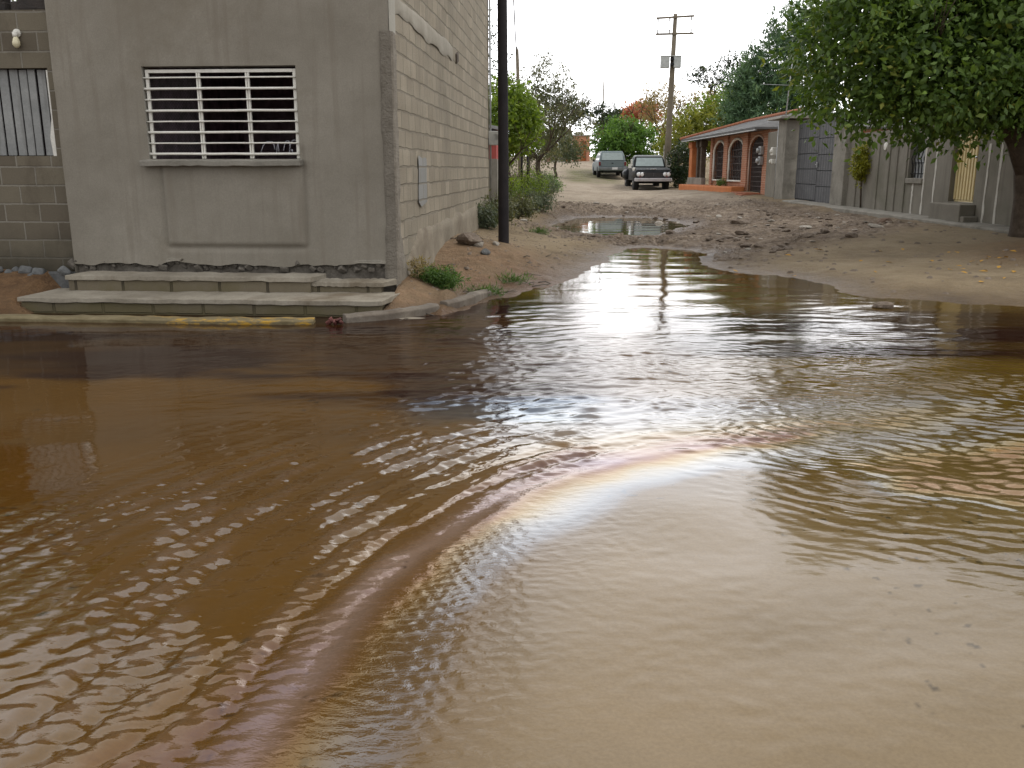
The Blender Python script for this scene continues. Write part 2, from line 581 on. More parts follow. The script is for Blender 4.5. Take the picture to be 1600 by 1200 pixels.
def ground_z(x, y, detail=True):
    z = land(x, y)
    wob = (fbm(x * 1.7, y * 1.1, 5, 4) - .5) * np.where(x < -0.8, 0.03, 0.55)
    wob = wob + (fbm(x * 6, y * 5, 6, 3) - .5) * np.where(x < -0.8, 0.0, 0.16)
    d = poly_sdf(x, y, water_poly) + wob
    width = np.where(x < -0.6, 0.18, 1.3)
    k = sstep(0, 1, np.clip(d / width, 0, 1))
    out = np.maximum(z, 0.05) * k + np.clip(d, 0, 1) * 0.03 + 0.002
    out = np.where(d < 0, np.maximum(-0.22, d * 0.13), out)
    dp = poly_sdf(x, y, pud_poly) + (fbm(x * 2.1, y * .9, 9, 4) - .5) * 0.5 - .40
    kp = sstep(0, 1, np.clip(dp / 1.6, 0, 1))
    zp = PUD_Z + 0.012 + np.clip(dp, 0, 1.6) * 0.03
    near = dp < 1.6
    out = np.where(near & (dp > 0), zp * (1 - kp) + np.maximum(out, PUD_Z + .02) * kp, out)
    out = np.where(dp <= 0, PUD_Z + np.maximum(-.1, dp * .1), out)
    hx = (x + 1.293) * .99719 - (y - 10) * .07498
    hy = (x + 1.293) * .07498 + (y - 10) * .99719
    cutm = sstep(.03, -.10, hx) * sstep(-4.0, -3.78, hx) * sstep(-1.35, -1.15, hy) * sstep(.4, .1, hy)
    out = np.where((x < -.2) & (x > -6) & (d > 0) & (d < 1.2) & (y < 12), np.minimum(out, .015 + d * .36), out)
    out = out * (1 - cutm) + np.minimum(out, -.03) * cutm
    rub = rubble(x, y)
    if detail:
        rough = (fbm(x * 1.3, y * 1.3, 21, 5) - .5) * 0.11 + (fbm(x * 5, y * 5, 31, 3) - .5) * 0.05 + rub * (np.abs(fbm(x * 3.1, y * 2.2, 37, 4) - .5) - .1) * .20 * sstep(.38, .6, fbm(x * .55, y * .45, 39, 3))
        amp = sstep(0.0, 0.8, np.minimum(d, dp)) * (0.62 + .85 * rub) * (1 - cutm)
        rut = np.zeros(x.shape)
        for xr in (3.0, 4.6):
            xc = xr + .05 * (y - 20) + (fbm(y * .25, y * 0 + xr, 47, 2) - .5) * 1.2
            rut = rut + np.exp(-((x - xc) / .22) ** 2) * (.4 + .8 * fbm(x * .8, y * .5, 48, 3))
        rough = rough - .06 * rut * sstep(24, 28, y) * sstep(60, 45, y)
        rough = rough - .16 * np.exp(-((y - 33.5 - .5 * np.sin(x)) / .5) ** 2) * sstep(3.2, 4.2, x) * sstep(8.2, 7.2, x)
        out = out + rough * amp
    return out, d, dp, rub


rub_poly = [tuple(on_z(a, b, .15))[:2] for a, b in [(880, 370), (860, 345), (900, 325), (1000, 318), (1120, 322), (1240, 335), (1380, 352), (1480, 372), (1380, 382), (1250, 385), (1150, 395), (1100, 402), (1000, 378)]]


def rubble(x, y):
    d = poly_sdf(x, y, rub_poly) + (fbm(x * .5, y * .4, 41, 3) - .5) * 2.0
    return sstep(0.8, -0.8, d)


gx = axis_pts([(-700, -60, 40), (-60, -14, 2.5), (-14, -3, .3), (-3, 10, .075), (10, 14, .2), (14, 60, 2.5), (60, 700, 40)])
gy = axis_pts([(-300, -10, 20), (-10, 8.5, .6), (8.5, 24, .07), (24, 40, .12), (40, 64, .3), (64, 140, 2), (140, 1000, 40)])
GX, GY = np.meshgrid(gx, gy, indexing='ij')
GZ, GD, GDP, GRUB = ground_z(GX, GY)
GZ = np.where(np.hypot(GX, GY) > 150, 4.0, GZ)
me = np_mesh('ground', np.stack([GX, GY, GZ], -1).reshape(-1, 3), grid_faces(len(gx), len(gy)))
at = me.attributes.new('wet', 'FLOAT', 'POINT')
at.data.foreach_set('value', sstep(1.1, 0.0, np.minimum(GD * np.where(GX < -.6, 2.5, 1.0), GDP)).astype(np.float32).ravel())
at = me.attributes.new('rubble', 'FLOAT', 'POINT'); at.data.foreach_set('value', GRUB.astype(np.float32).ravel())
red = sstep(2.2, 0.2, GX) * sstep(17, 12, GY)          # reddish soil of the left bank
at = me.attributes.new('red_soil', 'FLOAT', 'POINT'); at.data.foreach_set('value', red.astype(np.float32).ravel())
lit = np.maximum(sstep(2.6, .6, np.hypot((GX - 9.4) * .8, GY - 13.6)), .75 * sstep(-4.7, -5.2, GX) * sstep(11.5, 10.5, GY))                    # leaf litter under the big tree
at = me.attributes.new('litter', 'FLOAT', 'POINT'); at.data.foreach_set('value', lit.astype(np.float32).ravel())
dus = sstep(27, 36, GY) * sstep(9, 8, GX)
at = me.attributes.new('dusty', 'FLOAT', 'POINT'); at.data.foreach_set('value', dus.astype(np.float32).ravel())
grs = sstep(1.0, -.2, np.abs(GX - (5.2 + (GY - 60) * .05)) - 1.2) * sstep(52, 56, GY) * sstep(72, 66, GY) + sstep(0.2, -1.5, GX) * sstep(20, 26, GY)
at = me.attributes.new('grass', 'FLOAT', 'POINT'); at.data.foreach_set('value', np.clip(grs, 0, 1).astype(np.float32).ravel())

m, nt, b = new_mat('dirt_road')
pos = geopos(nt)


def attr(nt, name):
    a = nt.nodes.new('ShaderNodeAttribute'); a.attribute_name = name; return a.outputs['Fac']


n1 = noise(nt, pos, 0.8, 7, 0.68)
n2 = noise(nt, pos, 6.0, 6, 0.7)
n3 = noise(nt, pos, 45.0, 3, 0.7)
col = ramp(nt, n1, [(0.28, (0.175, 0.130, 0.078)), (0.5, (0.285, 0.218, 0.132)), (0.72, (0.37, 0.298, 0.195))])
colr = ramp(nt, n2, [(0.3, (0.06, 0.043, 0.031)), (0.48, (0.165, 0.122, 0.088)), (0.68, (0.36, 0.295, 0.23))])
col = mixc(nt, math_n(nt, 'MULTIPLY', attr(nt, 'rubble'), 0.85), col, colr)
col = mixc(nt, math_n(nt, 'MULTIPLY', attr(nt, 'dusty'), .75), col, ramp(nt, n1, [(0.3, (0.27, 0.22, 0.165)), (0.5, (0.40, 0.335, 0.26)), (0.7, (0.50, 0.43, 0.345))]))
cred = ramp(nt, n2, [(0.3, (0.15, 0.085, 0.045)), (0.7, (0.34, 0.215, 0.125))])
col = mixc(nt, math_n(nt, 'MULTIPLY', attr(nt, 'red_soil'), mrange(nt, n1, .36, .60, .35, 1)), col, cred)
n5 = noise(nt, pos, .55, 5, .65)
mud = math_n(nt, 'MULTIPLY', attr(nt, 'rubble'), mrange(nt, n5, .46, .6))
col = mixc(nt, math_n(nt, 'MULTIPLY', mud, .5), col, mixc(nt, 1.0, col, (.42, .37, .33), 'MULTIPLY'))
clit = ramp(nt, n2, [(0.3, (0.09, 0.05, 0.025)), (0.7, (0.22, 0.12, 0.05))])
col = mixc(nt, attr(nt, 'litter'), col, clit)
cgr = ramp(nt, n2, [(0.3, (0.10, 0.11, 0.04)), (0.7, (0.20, 0.19, 0.08))])
col = mixc(nt, math_n(nt, 'MULTIPLY', attr(nt, 'grass'), mrange(nt, n1, .35, .6, .2, 1)), col, cgr)
col = mixc(nt, mrange(nt, n3, .45, .8, 0, .45), col, (0.08, 0.06, 0.045))
wet = math_n(nt, 'MULTIPLY', attr(nt, 'wet'), mrange(nt, n2, .3, .6, .7, 1))
col = mixc(nt, wet, col, mixc(nt, 1.0, col, (0.46, 0.38, 0.29), 'MULTIPLY'))
nt.links.new(col, b.inputs['Base Color'])
nt.links.new(mrange(nt, wet, 0, 1, 0.95, 0.45), b.inputs['Roughness'])
b.inputs['Specular IOR Level'].default_value = 0.25
hh = math_n(nt, 'ADD', math_n(nt, 'MULTIPLY', n2, 1.0), math_n(nt, 'MULTIPLY', n3, .35))
bump(nt, b, hh, 1.0, 0.085)
g = link_mesh('ground', me, m, None, True)
tag(g, kind='structure')

# ------------------------------------------------------------------ flood water (real ripples)
wx_ = axis_pts([(-45, -12, 2.0), (-12, -6, .12), (-6, -3.4, .04), (-3.4, 4.6, .0118), (4.6, 8, .04), (8, 14, .12), (14, 45, 2)])
wy_ = axis_pts([(-7, 1.2, .5), (1.2, 6.6, .0118), (6.6, 8.6, .018), (8.6, 10, .025), (10, 19, .04)])
X, Y = np.meshgrid(wx_, wy_, indexing='ij')
arc_px = [(470, 1150), (600, 960), (700, 860), (850, 770), (1000, 720), (1180, 690)]
arc = [(-0.95, 0.9)] + [tuple(on_z(a, b, 0))[:2] for a, b in arc_px] + [(2.6, 5.4), (4.5, 5.9)]
fine_arc = []
for i in range(len(arc) - 1):
    p0 = np.array(arc[max(i - 1, 0)]); p1 = np.array(arc[i]); p2 = np.array(arc[i + 1]); p3 = np.array(arc[min(i + 2, len(arc) - 1)])
    for t in np.linspace(0, 1, 6)[:-1]:
        fine_arc.append(tuple(0.5 * ((2 * p1) + (-p0 + p2) * t + (2 * p0 - 5 * p1 + 4 * p2 - p3) * t * t + (-p0 + 3 * p1 - 3 * p2 + p3) * t ** 3)))
fine_arc.append(arc[-1])
sd_ = poly_sdf(X, Y, fine_arc, closed=False)
side = poly_sdf(X, Y, fine_arc + [(10, 6), (10, -8), (-1.4, -8)])
s = np.where(side > 0, sd_, -sd_)            # positive: outside of the wake, towards the grey house


def waves(x, y, seed, n, lam0, lam1, ang, spread, slope):
    r = np.random.default_rng(seed)
    h = np.zeros(x.shape)
    for i in range(n):
        lam = lam0 * (lam1 / lam0) ** r.random()
        a = R(ang + r.normal() * spread)
        ph = r.random() * 6.283
        kx, ky = math.cos(a) * 2 * math.pi / lam, math.sin(a) * 2 * math.pi / lam
        h += np.sin(kx * x + ky * y + ph + 0.8 * math.sin(i)) * lam / (2 * math.pi)
    return h * slope * math.sqrt(2.0 / n)


wx2 = X + (fbm(X * 1.3, Y * 1.3, 3, 3) - .5) * .35
wy2 = Y + (fbm(X * 1.3, Y * 1.3, 4, 3) - .5) * .35
inner0 = sstep(-.95, -.25, s) * sstep(.15, -.15, s) * sstep(4.3, 3.3, Y)
# wake fringe on the outside of the arc
mod = sstep(.36, .66, fbm(X * 3.1, Y * 1.7, 51, 3))
phs = 2 * np.pi * s / 0.175 + 3.2 * fbm(X * 1.6, Y * 1.6, 61, 3) + 1.0 * fbm(X * 6, Y * 6, 62, 2)
env1 = sstep(0.02, .22, s) * np.exp(-(np.maximum(s - .7, 0) / 1.1) ** 2) * sstep(6.2, 4.2, Y)
h = env1 * (0.35 + .95 * mod) * (.0052 * np.sin(phs) + .0016 * np.sin(2 * phs + 1.2))
h += env1 * (0.3 + mod) * waves(wx2, wy2, 11, 16, .035, .12, 102, 34, .15)
h += (env1 * (.3 + mod) + .5 * inner0) * waves(wx2, wy2, 29, 16, .030, .062, 98, 30, .085)
env1b = sstep(-.2, .3, s) * sstep(4.0, 4.8, Y) * sstep(7.0, 5.6, Y) * sstep(-1.6, -.2, X) * sstep(1.6, .6, X)
h += env1b * (.3 + mod) * waves(wx2, wy2, 19, 14, .06, .22, 110, 26, .10)
# the arc itself
h += .0042 * (.5 + fbm(X * 3, Y * 3, 55, 3)) * np.exp(-((s - .03 + .08 * (fbm(X * 2.4, Y * 2.4, 56, 3) - .5)) / .06) ** 2) * sstep(6.0, 4.2, Y)
h += sstep(-.95, -.25, s) * sstep(.1, -.15, s) * sstep(4.2, 3.0, Y) * waves(wx2, wy2, 12, 18, .03, .09, 60, 60, .06)
# ripples on the right
bx = np.where(Y > 3.6, 0.75 - (Y - 4) * .10, 0.85 + (3.6 - Y) * 1.0)
env2 = sstep(-.15, .9, X - bx) * (0.35 + .95 * sstep(.35, .65, fbm(X * 1.1, Y * 1.6, 71, 3))) * sstep(8.2, 6.8, Y)
h += env2 * waves(wx2, wy2, 13, 22, .045, .13, 62, 18, .135)
# open water in the middle and up the side street
env3 = sstep(4.6, 6.2, Y) * sstep(15, 10, Y) * sstep(-3.2, -.3, X) * (.35 + .8 * sstep(.3, .7, fbm(X * .9, Y * .9, 81, 3)))
h += env3 * sstep(11, 7.5, Y) * waves(wx2, wy2, 14, 18, .09, .30, 96, 24, .060)
h += env3 * sstep(9.5, 6.5, Y) * waves(wx2, wy2, 25, 16, .055, .14, 98, 22, .060)
env4 = sstep(-1.5, -.5, X) * sstep(1.0, .2, X) * sstep(4.2, 5.4, Y) * sstep(9.0, 8.0, Y)
h += env4 * (.3 + mod) * waves(wx2, wy2, 26, 16, .06, .20, 100, 30, .085)
h += env3 * waves(wx2, wy2, 24, 14, .22, .6, 90, 14, .010)
# slow swell everywhere and scattered capillary patches
h += waves(X, Y, 15, 10, .35, 1.1, 80, 50, .010)
h += (.18 + sstep(.55, .8, fbm(X * .8, Y * 1.1, 91, 3))) * waves(wx2, wy2, 16, 14, .05, .14, 85, 40, .016) * sstep(18, 12, Y)
h *= sstep(0.0, 0.5, -poly_sdf(X, Y, water_poly)) * .85 + .15
me = np_mesh('water', np.stack([X, Y, h], -1).reshape(-1, 3), grid_faces(len(wx_), len(wy_)))
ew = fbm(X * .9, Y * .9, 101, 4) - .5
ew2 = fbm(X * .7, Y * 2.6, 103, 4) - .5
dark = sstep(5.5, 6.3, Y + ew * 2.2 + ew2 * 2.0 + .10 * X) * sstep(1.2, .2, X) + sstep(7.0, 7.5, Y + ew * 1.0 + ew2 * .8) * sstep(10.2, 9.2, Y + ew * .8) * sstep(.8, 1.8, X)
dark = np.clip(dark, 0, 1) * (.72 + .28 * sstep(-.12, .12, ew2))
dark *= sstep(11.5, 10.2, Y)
olive = sstep(.3, 2.4, X - (Y - 5) * .1)
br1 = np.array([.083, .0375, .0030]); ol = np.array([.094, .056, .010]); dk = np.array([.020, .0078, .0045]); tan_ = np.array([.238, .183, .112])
colw = br1 * (1 - olive[..., None]) + ol * olive[..., None]
pale = sstep(-.02, -.7, s) * sstep(5.1, 3.7, Y)                     # silt held in suspension inside the wake
pale = pale * (1 - .72 * sstep(-.1, .8, X - bx) * sstep(2.2, 3.2, Y + .25 * X))
colw = colw * (1 - .75 * pale[..., None]) + tan_ * .75 * pale[..., None]
sheen_mask = np.exp(-((s - .10 + .05 * (fbm(X * 4, Y * 4, 120, 3) - .5)) / .075) ** 2) * sstep(5.6, 4.4, Y)
sheen_mask = np.clip(sheen_mask * (.35 + .9 * fbm(X * 5, Y * 5, 121, 4)) + .45 * sstep(.25, .8, env1 * (np.sin(phs) * .5 + .5) * (.3 + mod)) * fbm(X * 9, Y * 9, 122, 3), 0, 1)
sheen = np.array([.30, .235, .215])
colw = colw * (1 - .30 * sheen_mask[..., None]) + sheen * .30 * sheen_mask[..., None]   # sky sheen on the wake and its crests, painted in as pale colour
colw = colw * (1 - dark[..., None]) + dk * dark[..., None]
colw = colw * (0.88 + .3 * fbm(X * 2.2, Y * 2.2, 105, 4))[..., None]
spk = sstep(.80, .85, fbm(X * 24, Y * 24, 130, 2)) * sstep(.5, .62, fbm(X * 1.4, Y * 1.4, 131, 3))
colw = colw * (1 - .55 * spk[..., None])                    # bits of silt and leaf afloat
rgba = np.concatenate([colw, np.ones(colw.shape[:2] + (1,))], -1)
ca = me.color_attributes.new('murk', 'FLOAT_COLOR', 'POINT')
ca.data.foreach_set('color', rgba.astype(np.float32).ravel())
sw = s + .30 * (fbm(X * 1.6, Y * 1.6, 109, 4) - .5)
film = 95 + 92 * np.exp(-((sw - .10) / .36) ** 2) + 95 * (fbm(X * .7, Y * .9, 107, 3) - .5) + 40 * (fbm(X * 3, Y * 4, 108, 3) - .5)
film = np.clip(film, 40, 215) * sstep(6.4, 4.8, Y) * (1 - .86 * sstep(.08, -.42, sw)) * (1 - .35 * sstep(1.2, 2.2, s))
film += 150 * sstep(.46, .66, fbm(X * .8, Y * 1.7, 110, 4)) * sstep(-.1, -.7, sw) * sstep(3.0, 3.9, Y) * sstep(5.6, 4.6, Y)
at = me.attributes.new('film', 'FLOAT', 'POINT'); at.data.foreach_set('value', film.astype(np.float32).ravel())

inner = sstep(-.95, -.25, s) * sstep(.15, -.15, s) * sstep(4.3, 3.3, Y)
env1c = sstep(-.2, .25, s) * np.exp(-(np.maximum(s - .7, 0) / 1.1) ** 2) * sstep(6.2, 4.2, Y)
chop = np.clip((.025 + .09 * sstep(-.35, -.1, s) * sstep(.4, .15, s) * sstep(5, 4, Y)) + .10 * env1c * (.3 + .9 * mod) + .14 * env2 + (.06 * env3 + .12 * env4 * (.3 + mod)) * sstep(13, 7, Y) + .10 * inner, 0, 1)
at = me.attributes.new('chop', 'FLOAT', 'POINT'); at.data.foreach_set('value', chop.astype(np.float32).ravel())
at = me.attributes.new('sheen', 'FLOAT', 'POINT'); at.data.foreach_set('value', (.5 + .42 * env1c * (1 - dark) - .32 * dark - .27 * pale * (1 - dark) * (1 - .75 * sstep(-.15, .7, X - bx))).astype(np.float32).ravel())  # specular level: higher at the wake, lower in dark and pale water
m, nt, b = new_mat('flood_water')
ac = nt.nodes.new('ShaderNodeAttribute'); ac.attribute_name = 'murk'
pos = geopos(nt)
gr = noise(nt, pos, 70, 4, .75)
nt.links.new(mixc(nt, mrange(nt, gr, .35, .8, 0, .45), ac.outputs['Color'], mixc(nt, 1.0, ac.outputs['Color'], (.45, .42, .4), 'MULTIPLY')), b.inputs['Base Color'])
b.inputs['Roughness'].default_value = 0.035
b.inputs['IOR'].default_value = 1.385
b.inputs['Thin Film IOR'].default_value = 1.68
nt.links.new(attr(nt, 'sheen'), b.inputs['Specular IOR Level'])
nt.links.new(attr(nt, 'film'), b.inputs['Thin Film Thickness'])
fn = noise(nt, pos, 15, 4, .62, (.75, 1.7, 1), .5)
fn2 = noise(nt, pos, 42, 3, .6, (.8, 1.5, 1), .3)
ch = attr(nt, 'chop')
hh_ = math_n(nt, 'ADD', math_n(nt, 'MULTIPLY', fn, ch), math_n(nt, 'MULTIPLY', math_n(nt, 'MULTIPLY', fn2, ch), .20))
bump(nt, b, hh_, 1.0, 0.015)
wmat = m
tag(link_mesh('water', me, wmat, None, True), kind='structure')

# puddle in the side street
xs = np.linspace(-1, 8, 90); ys = np.linspace(17, 28, 90)
X2, Y2 = np.meshgrid(xs, ys, indexing='ij')
me = np_mesh('puddle', np.stack([X2, Y2, PUD_Z + waves(X2, Y2, 18, 10, .4, 1.2, 90, 30, .004)], -1).reshape(-1, 3), grid_faces(90, 90))
dsel = poly_sdf(X2, Y2, pud_poly).reshape(-1) < 1.2
keep = [f for f in grid_faces(90, 90) if dsel[f].all()]
me = np_mesh('puddle', np.stack([X2, Y2, PUD_Z + waves(X2, Y2, 18, 10, .4, 1.2, 90, 30, .004)], -1).reshape(-1, 3), np.array(keep))
m, nt, b = new_mat('puddle_water')
b.inputs['Base Color'].default_value = (.10, .072, .035, 1)
b.inputs['Roughness'].default_value = .03
b.inputs['IOR'].default_value = 1.4
nz_ = noise(nt, geopos(nt), 9, 4, .6)
bump(nt, b, nz_, .05, .01)
nt.links.new(ramp(nt, nz_, [(.3, (.07, .055, .028)), (.7, (.12, .09, .05))]), b.inputs['Base Color'])
tag(link_mesh('puddle', me, m, None, True), kind='structure')


def gz(x, y):
    a, _, _, _ = ground_z(np.array([float(x)]), np.array([float(y)]))
    return float(a[0])


# ================================================================== the grey house at the crossing
M['plaster'] = rough_mat('grey_plaster', (0.218, 0.197, 0.159), (0.300, 0.275, 0.228), 0.9, 0.93, 0.35, 0.008, 70, stain=(0.165, 0.14, 0.10), streak=(0.19, 0.165, 0.13), spec=.15)
M['plaster_pale'] = rough_mat('pale_plaster', (0.33, 0.315, 0.27), (0.44, 0.42, 0.37), 2.0, 0.93, 0.4, 0.01, 60, spec=.15)
M['block'] = block_mat('block_masonry', 1, 0.41, 0.205, (0.37, 0.325, 0.25), (0.265, 0.23, 0.175), (0.22, 0.195, 0.15), .014, 1.0, .025, stain=(0.225, 0.20, 0.155), wob=.03)
M['block_old'] = block_mat('old_block_masonry', 0, 0.41, 0.205, (0.19, 0.165, 0.12), (0.125, 0.105, 0.078), (0.25, 0.23, 0.19), .012, 0.8, .012, stain=(0.07, 0.055, 0.04), moss=(0.045, 0.04, 0.028), zmoss=(0.45, 1.0))
M['room'] = plain('room_wall', (.42, .31, .35), 0.9, var=.3, spec=0.0)
HC = Vector((-1.293, 10.0, -.107))
HR = R(-4.3)
HH = 5.8
house = empty('concrete_house', HC, HR, 'grey plastered concrete house with a white barred window beside the flooded corner', 'house')
cb, sb = math.cos(HR), math.sin(HR)


def hl(x, y):                      # house-local to world
    return (HC.x + x * cb - y * sb, HC.y + x * sb + y * cb)


WX0, WX1, WZ0, WZ1 = -2.72, -1.02, 1.72, 2.69
FL = -3.72
# front wall, plastered, with the window opening and the filled-in panel below it
ax = np.unique(np.concatenate([np.linspace(FL, WX0, 34), np.linspace(WX0, WX1, 58), np.linspace(WX1, 0, 36)]))
az = np.unique(np.concatenate([np.linspace(.56, WZ0, 48), np.linspace(WZ0, WZ1, 30), np.linspace(WZ1, HH, 90)]))
AX, AZ = np.meshgrid(ax, az, indexing='ij')
dy = (fbm(AX * 1.1, AZ * 1.1, 5, 4) - .5) * .035 + (fbm(AX * 7, AZ * 7, 6, 3) - .5) * .006
pd = np.maximum(np.abs(AX + 1.80) - .80, np.abs(AZ - 1.22) - .42)           # rounded panel under the window
pdr = np.hypot(np.maximum(np.abs(AX + 1.80) - .76, 0), np.maximum(np.abs(AZ - 1.30) - .50, 0)) - .04
dy += -.022 * sstep(.012, -.03, pdr) + .034 * np.exp(-(pdr / .028) ** 2)
basew = (fbm(AX * 4, AZ * 0 + 3, 8, 3) - .5) * .10
zz = np.where(AZ < .6, AZ + basew, AZ)
on_open = (np.abs(AX - (WX0 + WX1) / 2) <= (WX1 - WX0) / 2 + 1e-4) & (np.abs(AZ - (WZ0 + WZ1) / 2) <= (WZ1 - WZ0) / 2 + 1e-4)
dy = np.where(on_open, 0.0, dy)
F = grid_faces(len(ax), len(az))
V = np.stack([AX, dy, zz], -1).reshape(-1, 3)
fc = V[F].mean(1)
cut = (fc[:, 0] > WX0) & (fc[:, 0] < WX1) & (fc[:, 2] > WZ0) & (fc[:, 2] < WZ1)
me = np_mesh('front_wall', V, F[~cut])
link_mesh('front_wall', me, M['plaster'], house, True)
q = MB()
D_ = .16
q.add([(WX0, 0, WZ0), (WX0, D_, WZ0), (WX0, D_, WZ1), (WX0, 0, WZ1)], [(0, 1, 2, 3)])
q.add([(WX1, 0, WZ0), (WX1, D_, WZ0), (WX1, D_, WZ1), (WX1, 0, WZ1)], [(0, 1, 2, 3)])
q.add([(WX0, 0, WZ1), (WX1, 0, WZ1), (WX1, D_, WZ1), (WX0, D_, WZ1)], [(0, 1, 2, 3)])
q.add([(WX0, 0, WZ0), (WX1, 0, WZ0), (WX1, D_, WZ0), (WX0, D_, WZ0)], [(0, 1, 2, 3)])
q.build('window_reveal', M['plaster_pale'], house)
# a dim room behind the window: four walls, floor, ceiling
q = MB()
q.add([(WX0 - .4, D_, .7), (WX1 + .4, D_, .7), (WX1 + .4, 4, .7), (WX0 - .4, 4, .7), (WX0 - .4, D_, 3.1), (WX1 + .4, D_, 3.1), (WX1 + .4, 4, 3.1), (WX0 - .4, 4, 3.1)],
      [(0, 1, 2, 3), (4, 7, 6, 5), (0, 3, 7, 4), (1, 5, 6, 2), (3, 2, 6, 7)])
q.build('room', M['room'], house)
q = MB()
nb = 22
top = [(WX0 - .07 + (WX1 - WX0 + .10) * i / nb) for i in range(nb + 1)]
rings = []
for i, x in enumerate(top):
    w1, w2 = random.uniform(-.006, .006), random.uniform(-.006, .006)
    rings.append([(x, -.10 + w1, WZ0 - .075 + w2), (x, -.105 + w1, WZ0 - .015 + w2), (x, .0, WZ0 - .002), (x, .02, WZ0 - .07)])
q.loft(rings)
q.build('window_sill', M['concrete'], house, bevel=.008)
# steel window: frame, mullions, eight rods, wire mesh in the left light
q = MB()
fy = .035
fw = .035
q.bb((WX0 + .02, fy, WZ0 + .004), (WX0 + .02 + fw, fy + .03, WZ1 - .03))
q.bb((WX1 - .012 - fw, fy, WZ0 + .004), (WX1 - .012, fy + .03, WZ1 - .03))
q.bb((WX0 + .02 + fw, fy, WZ1 - .03 - fw), (WX1 - .012 - fw, fy + .03, WZ1 - .03))
wf = q.build('window', M['white_paint'], house, bevel=.004)
mull = [WX0 + .02 + (WX1 - WX0) * .345, WX0 + .02 + (WX1 - WX0) * .665]
for x in mull:
    q = MB(); q.bb((x - .022, fy, WZ0 + .004), (x - .003, fy + .03, WZ1 - .066)); q.bb((x + .003, fy, WZ0 + .004), (x + .022, fy + .03, WZ1 - .066))
    q.build('mullion', M['white_paint'], wf, bevel=.003)
for i in range(8):
    z = WZ0 + .055 + (WZ1 - WZ0 - .17) * i / 7
    q = MB()
    r_ = .0135 if i % 2 == 0 else .0085
    path = [(WX0 + .002 + (WX1 - WX0 - .008) * t, fy - .016, z + random.uniform(-.002, .002)) for t in np.linspace(0, 1, 8)]
    q.tube(path, r_, 8)
    q.build('bar', M['white_paint'], wf, True)
q = MB()
x0, x1, z0, z1 = WX0 + .06, mull[0] - .025, WZ0 + .02, WZ1 - .08
for k in range(-26, 40):
    for sg in (1, -1):
        a0 = x0 + k * .03
        pts = []
        for t in (0, 1):
            z = z0 + (z1 - z0) * t
            pts.append((a0 + sg * (z - z0) * .75 + (0 if sg > 0 else .6), z))
        (xa, za), (xb, zb) = pts
        # clip to pane
        def at_x(xc): return za + (zb - za) * (xc - xa) / (xb - xa)
        lo, hi = sorted((xa, xb))
        if hi < x0 or lo > x1: continue
        P = []
        for xc in (max(lo, x0), min(hi, x1)): P.append((xc, fy + .05 + (.002 if sg > 0 else 0), at_x(xc)))
        q.tube(P, .0016, 3, False)
q.build('wire_mesh', plain('mesh_wire', (.10, .09, .095), .6), wf)
q = MB()      # pale loops of cord hanging in the lower right light
for cx, w, hgt, cz in ((-1.42, .10, .13, 1.86), (-1.30, .02, .14, 1.84), (-1.20, .05, .12, 1.87), (-1.12, .07, .12, 1.88), (-1.155, .03, .05, 1.80)):
    P = [(cx + w * math.sin(t * 2.2 - .4) * .5 + (t - .5) * w, .10 + .02 * math.sin(t * 5), cz + hgt * (math.sin(t * 3.0) - .5) + .02 * math.sin(t * 9)) for t in np.linspace(0, 1, 9)]
    q.tube(P, .0045, 5)
q.build('cord', plain('pale_cord', (.45, .45, .5), .6), wf, True)

# side wall of bare blocks along the side street
SL = 10.5
q = MB()
ys_ = np.linspace(0.33, SL, 180); zs_ = np.linspace(.35, HH, 110)
A1, A2 = np.meshgrid(ys_, zs_, indexing='ij')
dx = (fbm(A1 * .7, A2 * .7, 15, 4) - .5) * .03 + .012 * (hash2(np.floor(A1 / .41 + np.floor(A2 / .205) * .5), np.floor(A2 / .205), 3) - .5)
me = np_mesh('side_wall', np.stack([dx - .012, A1, A2], -1).reshape(-1, 3), grid_faces(len(ys_), len(zs_)))
link_mesh('side_wall', me, M['block'], house)
# plastered corner pier wrapping round onto the side
ys_ = np.linspace(0, 1, 12); zs_ = np.linspace(.3, 3.02, 90)
A1, A2 = np.meshgrid(ys_, zs_, indexing='ij')
edge = .30 + .06 * (fbm(A2 * 2.2, A2 * 0, 16, 3) - .5) + np.where(A2 < .9, (.9 - A2) * .9, 0)
edge = edge + np.where(A2 > 2.9, (A2 - 2.9) * -.6, 0)
yy = A1 * edge
dx = .030 * sstep(1.0, .75, A1) + (fbm(yy * 5, A2 * 5, 17, 4) - .5) * .03 - .03 * sstep(.97, 1, A1)
dx = dx * sstep(-.02, .12, A1)
me = np_mesh('corner_pier', np.stack([dx, yy, A2], -1).reshape(-1, 3), grid_faces(12, 90))
link_mesh('corner_pier', me, rough_mat('rough_render', (0.20, 0.175, 0.14), (0.30, 0.27, 0.225), 5, 0.95, 1.0, .03, 40), house, True)
zs_ = np.linspace(3.02, HH, 60)
A1, A2 = np.meshgrid(np.linspace(0, 1, 8), zs_, indexing='ij')
yy = A1 * (.33 + .02 * (fbm(A2 * 3, A2 * 0, 18, 3) - .5))
me = np_mesh('corner_column', np.stack([.004 + .012 * (A1 < .99) * (A1 > .01) + (fbm(yy * 5, A2 * 5, 19, 3) - .5) * .01, yy, A2], -1).reshape(-1, 3), grid_faces(8, 60))
link_mesh('corner_column', me, M['plaster_pale'], house, True)
